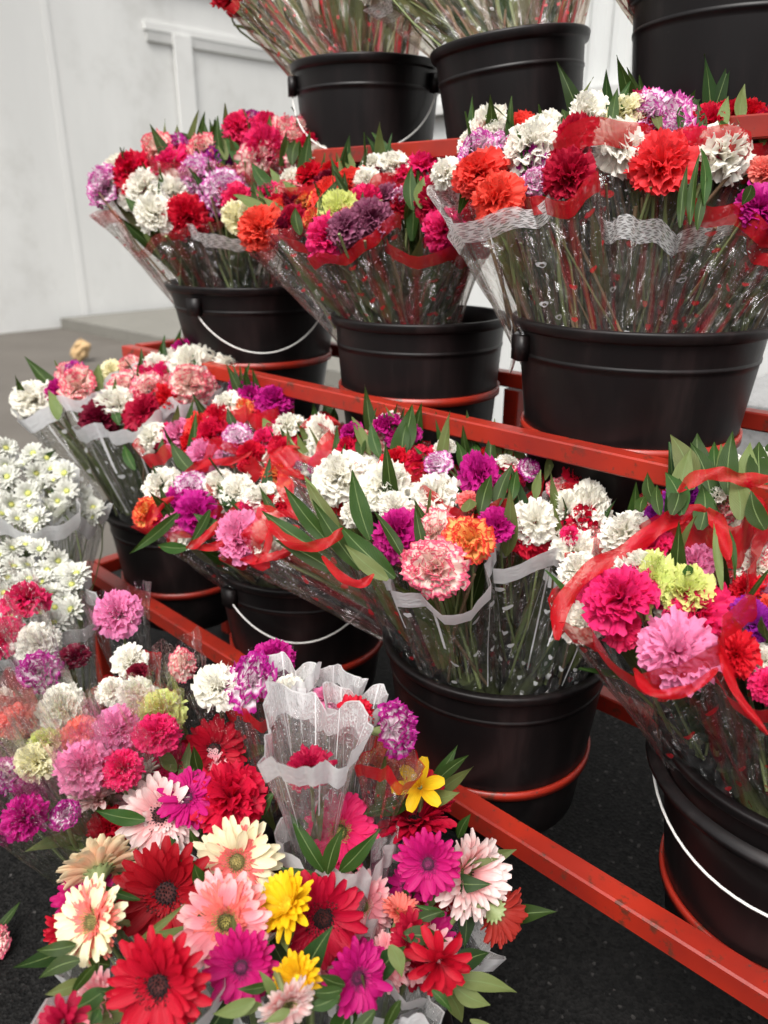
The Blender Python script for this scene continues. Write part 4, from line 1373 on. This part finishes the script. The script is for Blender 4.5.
for (x, y, d, c, lab, kw) in [
    (90, 95, 150, 'H', 'hot pink carnation against the white daisies, uppermost of the wrapped flowers', dict(facing=(.1, .95, .3))),
    (12, 230, 140, 'H', 'hot pink wrapped carnation cut by the left edge below the daisies', {}),
    (130, 252, 160, 'W', 'white wrapped carnation directly above the magenta-and-white one', dict(dz=.02)),
    (138, 348, 145, 'MW', 'magenta-and-white variegated carnation below a white one by the left edge', {}),
    (260, 300, 95, 'D', 'dark crimson wrapped carnation turned away, right of the white one', dict(dz=.04, facing=(.5, .3, .7))),
    (410, 152, 165, 'L', 'light pink wrapped carnation standing alone against the red rail', dict(up=.015, rm=.045)),
    (455, 318, 125, 'W', 'white carnations and a small dark red one sharing a red-edged sleeve', dict(style='red', up=-.02, bw=.14, extra=[(139, 672, 22, 'D'), (112, 690, 32, 'W'), (140, 693, 38, 'W')])),
    (645, 328, 105, 'RW', 'pink and yellowish bud in a pointed clear sleeve below the red rail', dict(up=.02, facing=(.6, .5, .5))),
    (62, 525, 135, 'S', 'salmon wrapped carnation with a red-edged sleeve behind it at the left edge', dict(style='plainred')),
    (212, 480, 165, 'W', 'white wrapped carnation with wide petals between two salmon ones', {}),
    (160, 592, 110, 'G', 'small lime green carnation between two salmon ones', dict(dz=-.01)),
    (282, 570, 135, 'S', 'salmon wrapped carnation right of the small lime green one', {}),
    (412, 552, 160, 'L', 'light pink carnation right of the salmon ones', {}),
    (562, 488, 155, 'G', 'larger lime green carnation beneath the pointed clear sleeve', {}),
    (545, 562, 150, 'H', 'hot pink carnation directly below the larger lime green one', dict(dz=-.01)),
    (130, 668, 140, 'K', 'cream wrapped carnation below the small lime green one', {}),
    (290, 678, 180, 'L', 'large light pink carnation, lowest pink one of the wrapped group', dict(dz=-.02)),
    (425, 685, 135, 'H', 'cerise carnation right of the large light pink one', {}),
    (28, 705, 135, 'MW', 'magenta-edged white carnation at the left edge above the dark magenta one', {}),
    (70, 870, 165, 'M', 'dark magenta carnation at the lower left above bare asphalt', dict(dz=-.02, facing=(-.1, .3, .9))),
    (225, 850, 100, 'MW', 'small magenta-and-white carnation right of the dark magenta one', {}),
    (5, 445, 90, 'W', 'white carnation half cut by the left edge above the salmon one', {}),
]:
    px_, py_ = sx(x, y)
    wrapped(lab, px_, py_, d / SX[2], c, **kw)

# four taller wrapped flowers in white veils behind the gerberas
VX = (180, 620, 3.2)
VT = at(310, 790, 1.0)
for (x, y, d, c, lab, kw) in [
    (120, 215, 150, 'W', 'white carnation left of the magenta ones behind the red gerbera', dict(style='clear', up=-.01)),
    (225, 195, 170, 'MW', 'magenta-edged white carnation in a red-banded sleeve behind the red gerbera', dict(style='red', up=-.035, bw=.12)),
    (290, 125, 140, 'M', 'magenta carnation topmost behind the veiled flowers', dict(style='clear', up=-.01, dz=.03)),
    (350, 225, 115, 'W', 'white carnation left behind the largest white veil', dict(style='veil', up=.02, dz=.03)),
    (418, 470, 145, 'C', 'crimson flower deep inside the largest white scalloped veil', dict(style='veil', up=.048, rm=.052, dz=.01, bw=.13, wv=.014)),
    (470, 250, 90, 'L', 'pale flower inside the white veil standing behind the largest one', dict(style='veil', up=.012, rm=.042, dz=.05, bw=.12)),
    (560, 292, 120, 'R', 'red carnation rising from a white veil left of the side-turned one', dict(style='veil', up=.005, bw=.12)),
    (690, 350, 175, 'MW', 'side-turned purple-edged white carnation over a red band by the black bucket', dict(style='red', up=-.05, facing=(.75, .25, .6), bw=.12)),
]:
    px_, py_ = VX[0] + x / VX[2], VX[1] + y / VX[2]
    wrapped(lab, px_, py_, d / VX[2], c, tubc=VT, **kw)
ground_tub('low black tub on the ground behind the gerberas holding the white veiled flowers', VT.x, VT.y + .03, .13, .24)


# ------------------------------------------------------------------ daisies
def daisies(label, spots, cx, cy, depth, rm=.06, style='organza', grow=0, drop=.2, bshift=0.0):
    g = RNG
    p0 = at(cx, cy, depth)
    base = V((p0.x + .02 + bshift, p0.y + .03 + bshift * .3, .008))
    t = empty('daisy_bouquet', base, label, 'bouquet', 'white daisy bouquets')
    heads = []
    for (x, y) in spots:
        dep = depth - .0016 * (y - cy) + g.uniform(-.015, .015)
        p = at(x, y, dep)
        n = ((EYE - p).normalized() * .7 + V((0, 0, .7)) + V((g.gauss(0, .42), g.gauss(0, .42), g.gauss(0, .3)))).normalized()
        dia = g.uniform(.042, .058)
        o = link('daisy', g.choice(DAISYM), t)
        place(o, t, p, n, dia, g.uniform(0, 6))
        put_stem(t, p, n, base, .0014)
        heads.append((p, dia * .5))
    sleeve(t, heads, base + V((0, 0, .05)), style, g, drop=drop, grow=grow, r0=.03, rmin=rm, bw=.06, wave=.012)
    for k in range(6):
        q = g.choice(heads)[0] - V((0, 0, .03))
        dv = V((g.gauss(0, .6), g.gauss(0, .6), .5)).normalized()
        put_leaf(t, q, q + dv * .06, .016, EYE - q, g, LEAF3)
    return t


def scatter(n, x0, x1, y0, y1, skew=0.0, seed=1, mind=13):
    cx, cy = (x0 + x1) / 2, (y0 + y1) / 2
    g = random.Random(seed)
    l = []
    for _ in range(n * 60):
        x, y = g.uniform(x0, x1), g.uniform(y0, y1)
        if ((x - cx) / (x1 - cx)) ** 2 + ((y - cy) / (y1 - cy)) ** 2 > g.uniform(.75, 1.15): continue
        y += skew * (x - x0)
        if all((x - a) ** 2 + (y - b_) ** 2 > mind * mind for a, b_ in l): l.append((x, y))
        if len(l) >= n: break
    return l


daisies('white daisy bouquet with green eyes at the left edge, uppermost', scatter(34, -45, 76, 442, 518, .1, 2, 11), 12, 480, 1.50, .08)
daisies('white daisy bouquet inside a milky sleeve leaning under the white-edged carnations', scatter(24, 44, 96, 474, 496, .55, 5, 9), 70, 500, 1.56, .05, drop=.0, bshift=-.16)
daisies('white double daisy bouquet just above the hot pink carnation', scatter(42, -40, 80, 540, 630, .05, 7, 11), 28, 575, 1.30, .07, grow=-.01)


# ------------------------------------------------------------------ gerbera bouquets
def put_gerbera(t, f, base, g):
    x, y, d, kind, outer, inner, disc, fc = f[:8]
    dz = f[8] if len(f) > 8 else 0
    dep = hdepth('GB', x, y) + dz
    p = at(x, y, dep)
    dia = d * dep / F * (1.0 if kind == 'plain' else 1.12)
    n = (CRIGHT * fc[0] + CUP * fc[1] - CFWD * fc[2]).normalized()
    if kind == 'lily':
        o = link('alstroemeria', LILY, t); set_mats(o, [PM[outer]])
        place(o, t, p - n * dia * .25, n, dia, g.uniform(0, 6))
    elif kind == 'star':
        o = link('loose_flower', STAR, t); set_mats(o, [PM[outer]])
        place(o, t, p - n * dia * .1, n, dia, g.uniform(0, 6))
    elif kind == 'carn':
        return put_carnation(t, p, n, dia, outer, g, base), p, dia
    else:
        o = link('gerbera', g.choice(GERB[kind]), t)
        set_mats(o, [PM[outer], PM[inner]])
        place(o, t, p - n * dia * .06, n, dia, g.uniform(0, 6))
        di = link('disc', DISCM[{'dark': 1, 'olive': 0, 'green': 0, 'plum': 0, 'gold': 2, 'brown': 0}[disc]], o)
        set_mats(di, [DISC[disc]])
        link('sepals', SEPAL, o)
    put_stem(t, p - n * dia * .12, n, base, .0030)
    return o, p, dia


def gerberas(label, flowers, leaves=(), style='organza', nleaf=16, grow=-.03, drop=.45, rm=.045, bw=.10, sl=True):
    g = RNG
    mx = sum(f[0] for f in flowers) / len(flowers); my = sum(f[1] for f in flowers) / len(flowers)
    m_ = at(mx, my, hdepth('GB', mx, my))
    base = V((GTUB.x + (m_.x - GTUB.x) * .45, GTUB.y + (m_.y - GTUB.y) * .45, .06))
    t = empty('gerbera_bouquet', base, label, 'bouquet', 'gerbera bouquets on the ground')
    heads = []
    for f in flowers:
        o, p, dia = put_gerbera(t, f, base, g)
        heads.append((p, dia * .35))
    ax = (m_ - base).normalized()
    for k in range(5 if len(flowers) > 2 else 0):
        a_, b_ = g.sample(flowers, 2)
        u = g.uniform(.3, .7)
        x, y = a_[0] * (1 - u) + b_[0] * u + g.uniform(-14, 14), a_[1] * (1 - u) + b_[1] * u + g.uniform(-12, 12)
        kind, outer, inner, disc = g.choice((('plain', 'DG', 'DG', 'dark'), ('plain', 'MG', 'MG', 'plum'), ('double', 'B', 'S', 'green'), ('full', 'RG', 'RG', 'dark'), ('double', 'Q', 'Q', 'olive'), ('mum', 'Q', 'B', 'green')))
        o, p, dia = put_gerbera(t, (x, y, g.uniform(52, 70), kind, outer, inner, disc, (g.gauss(0, .5), .5 + g.gauss(0, .3), .8), .045 + g.uniform(0, .02)), base, g)
    if sl:
        sleeve(t, heads, base + ax * .10, style, g, drop=drop, grow=grow, r0=.03, rmin=rm, bw=bw, wave=.014, kwave=4, margin=.5)
    for (x0, y0, x1, y1, w, dz) in leaves:
        dep = hdepth('GB', (x0 + x1) / 2, (y0 + y1) / 2) + dz
        a_, b_ = at(x0, y0, dep + .01), at(x1, y1, dep)
        put_leaf(t, a_, b_, w * .88 * dep / F, (EYE - a_).normalized() + V((g.gauss(0, .25), 0, g.gauss(0, .25))), g, g.choice((LEAF, LEAF, LEAF2)))
    for k in range(nleaf):
        q = g.choice(heads)[0] - (EYE - m_).normalized() * .035 - V((0, 0, .02))
        dv = (ax * .3 + V((g.gauss(0, .6), g.gauss(0, .5), g.gauss(0, .5)))).normalized()
        put_leaf(t, q + dv * .015, q + dv * g.uniform(.055, .085), g.uniform(.014, .022), (EYE - q).normalized() + V((0, 0, .4)), g, g.choice((LEAF, LEAF2, LEAF3)))
    return t


gerberas('gerbera bouquet with two large red blooms and a cream one at the lower left',
         [(166, 893, 108, 'plain', 'DG', 'DG', 'dark', (.05, .25, 1)), (158, 985, 110, 'plain', 'RG', 'RG', 'dark', (.0, .2, 1), -.03), (91, 922, 80, 'double', 'K', 'S', 'olive', (-.45, .25, .85), -.01),
          (98, 868, 82, 'plain', 'A', 'A', 'green', (-.4, .55, -.6), .02), (62, 1022, 50, 'star', 'DR', None, None, (0, .5, .8), 0)],
         [(76, 945, 35, 950, 16, 0), (80, 960, 36, 978, 18, 0), (85, 980, 45, 994, 16, .01), (95, 965, 72, 1000, 14, 0), (105, 990, 68, 1010, 22, .01), (110, 965, 88, 958, 16, .01), (140, 940, 180, 908, 9, -.05), (100, 1010, 90, 1024, 14, 0),
          (82, 838, 20, 850, 15, .03), (85, 850, 45, 836, 14, .03), (140, 900, 88, 882, 9, -.02)], nleaf=10)
gerberas('gerbera bouquet with a cream and salmon bloom above pink and magenta ones',
         [(237, 862, 84, 'double', 'K', 'S', 'olive', (.1, .3, 1), -.01), (226, 922, 92, 'double', 'Q', 'S', 'green', (.0, .15, 1), -.03), (241, 967, 78, 'plain', 'MG', 'MG', 'plum', (.1, .3, 1), -.02)],
         [(198, 880, 186, 862, 14, -.03), (205, 885, 195, 865, 16, -.04), (212, 910, 192, 925, 14, -.04), (258, 898, 234, 890, 14, -.05), (250, 825, 270, 795, 20, .0), (200, 850, 190, 830, 10, -.02)], nleaf=10)
gerberas('gerbera bouquet with a yellow chrysanthemum next to a scarlet gerbera',
         [(323, 918, 96, 'plain', 'RG', 'RG', 'dark', (.25, .1, 1), -.01), (288, 905, 70, 'mum', 'Y', 'Y', 'gold', (-.35, .7, .5), -.04), (297, 978, 54, 'mum', 'Y', 'Y', 'gold', (-.2, .5, .8), -.02), (288, 1004, 58, 'double', 'B', 'B', 'green', (.4, -.4, .8), -.03),
          (400, 912, 40, 'full', 'S', 'S', 'green', (.3, .9, .2), .03)],
         [(255, 1000, 212, 1018, 18, -.03), (262, 1005, 220, 1010, 14, -.02), (270, 985, 238, 990, 12, -.03), (275, 1000, 262, 975, 12, -.04), (290, 1010, 265, 1020, 12, -.04)], nleaf=10)
gerberas('gerbera bouquet with one deep pink bloom fronted by three dark leaves',
         [(340, 832, 82, 'plain', 'H', 'H', 'green', (.05, .45, .9), 0)],
         [(324, 872, 295, 818, 18, -.05), (327, 874, 342, 830, 18, -.06), (340, 872, 380, 842, 22, -.06), (326, 885, 285, 868, 20, -.03)], nleaf=10, grow=.0, drop=.1, rm=.06)
gerberas('gerbera bouquet with a pale pink bloom and a yellow alstroemeria beside the red rail',
         [(415, 820, 84, 'full', 'RG', 'RG', 'dark', (-.05, .95, .25), .01), (428, 864, 70, 'plain', 'MG', 'MG', 'plum', (-.1, .2, 1), -.04), (466, 874, 88, 'full', 'B', 'B', 'green', (.5, .25, .7), .0), (418, 784, 50, 'lily', 'Y', None, None, (-.2, .5, .8), -.06),
          (497, 912, 62, 'full', 'T', 'T', 'brown', (.5, -.5, -.35), .03), (404, 943, 36, 'star', 'C', None, None, (-.5, .3, .6), 0)],
         [(432, 780, 456, 748, 12, .02), (432, 785, 470, 755, 14, .02), (430, 800, 475, 770, 18, .01), (458, 838, 470, 815, 12, .03), (490, 900, 520, 902, 13, .02), (485, 862, 515, 853, 14, .05), (402, 935, 446, 940, 20, -.02), (410, 925, 440, 912, 14, .0), (445, 915, 420, 905, 10, 0)], nleaf=10)
gerberas('gerbera bouquet with a dark red loose flower and a magenta gerbera at the bottom centre',
         [(358, 978, 76, 'plain', 'MG', 'MG', 'plum', (.45, .2, .9), -.02), (441, 964, 66, 'star', 'RG', None, None, (.2, .0, 1), -.01), (412, 930, 40, 'star', 'DR', None, None, (.2, .3, 1), .02)],
         [(345, 985, 318, 975, 14, -.04), (342, 990, 310, 992, 14, -.04), (340, 995, 305, 1008, 16, -.03), (390, 945, 402, 978, 18, -.03), (375, 1010, 345, 1040, 16, -.01), (400, 1000, 385, 1040, 14, 0), (432, 990, 452, 1012, 10, 0), (470, 1020, 500, 1030, 10, .02)], nleaf=10)
gerberas('gerbera bouquet with a scarlet bloom, a pale pink one and a red carnation',
         [(214, 750, 68, 'plain', 'RG', 'RG', 'dark', (.05, .35, .95), .03), (160, 815, 78, 'double', 'B', 'B', 'dark', (.1, .35, .9), .01), (187, 798, 64, 'plain', 'MG', 'MG', 'plum', (-.1, .6, .7), -.01), (232, 794, 72, 'carn', 'R', None, None, (.3, .8, .6), -.01),
          (98, 797, 66, 'full', 'B', 'B', 'green', (-.3, .9, .2), .02), (142, 772, 46, 'plain', 'W', 'W', 'green', (-.3, .95, .1), .03), (175, 768, 44, 'carn', 'H', None, None, (.0, .6, .8), .03), (108, 826, 40, 'carn', 'R', None, None, (.0, .4, .9), .04)],
         [(176, 772, 158, 742, 16, -.01), (200, 775, 193, 745, 14, .0), (140, 800, 112, 782, 12, -.01), (145, 820, 95, 810, 18, -.01), (155, 800, 120, 790, 14, 0)], nleaf=10)

# a loose flower cut by the left edge
o = empty('fallen_carnation', at(-4, 942, .98), 'pale pink fallen flower with a green leaf on bare asphalt at the left edge', 'flower')
pf = at_height(-6, 945, .02)
o.location = pf
cf = link('bloom', CARN[2], o); set_mats(cf, [PM['RW']])
place(cf, o, pf, V((.3, -.3, .9)), .055, 1)
put_leaf(o, pf + V((-.01, .02, 0)), pf + V((.015, .06, .03)), .016, V((0, -.3, 1)), RNG, LEAF)

# ------------------------------------------------------------------ light, sky, camera
w = bpy.data.worlds.new('World')
S.world = w
w.use_nodes = True
nt = w.node_tree
bg = nt.nodes['Background']
sky = nt.nodes.new('ShaderNodeTexSky')
sky.sky_type = 'NISHITA'
sky.sun_disc = False
SE, SA = R(58), R(200)
sky.sun_elevation = SE
sky.sun_rotation = SA
sky.air_density = 1.0
sky.dust_density = 6.0
sky.ozone_density = 1.0
hs = nt.nodes.new('ShaderNodeHueSaturation')
hs.inputs['Saturation'].default_value = .10       # an overcast sky is nearly grey
nt.links.new(sky.outputs[0], hs.inputs['Color'])
nt.links.new(hs.outputs[0], bg.inputs[0])
bg.inputs[1].default_value = .15
sl = bpy.data.lights.new('sun', 'SUN')
sl.energy = 1.6
sl.angle = R(28)
sl.color = (1, .95, .88)
so = bpy.data.objects.new('sun', sl)
COL.objects.link(so)
dirv = V((math.sin(SA) * math.cos(SE), math.cos(SA) * math.cos(SE), math.sin(SE)))   # towards the sun
so.rotation_euler = dirv.to_track_quat('Z', 'Y').to_euler()
so.location = (0, 0, 6)

cam = bpy.data.cameras.new('camera')
cam.sensor_fit = 'HORIZONTAL'
cam.sensor_width = 27.0
cam.lens = 27.0 * F / 768
cam.clip_start = .02
cam.clip_end = 300
cam.dof.use_dof = True
cam.dof.focus_distance = .93
cam.dof.aperture_fstop = 4.4
co_ = bpy.data.objects.new('camera', cam)
COL.objects.link(co_)
co_.matrix_world = Matrix.Translation(EYE) @ Matrix((CRIGHT, CUP, -CFWD)).transposed().to_4x4()
S.camera = co_

S.view_settings.view_transform = 'Standard'
S.view_settings.look = 'None'
S.view_settings.exposure = 0.72
S.view_settings.gamma = 1.0
S.view_settings.use_curve_mapping = False
S.render.engine = 'CYCLES'
S.cycles.use_denoising = True
S.cycles.max_bounces = 10
S.cycles.diffuse_bounces = 6
S.cycles.glossy_bounces = 3
S.cycles.transmission_bounces = 4
S.cycles.transparent_max_bounces = 24
S.cycles.caustics_reflective = False
S.cycles.caustics_refractive = False
S.cycles.sample_clamp_indirect = 6
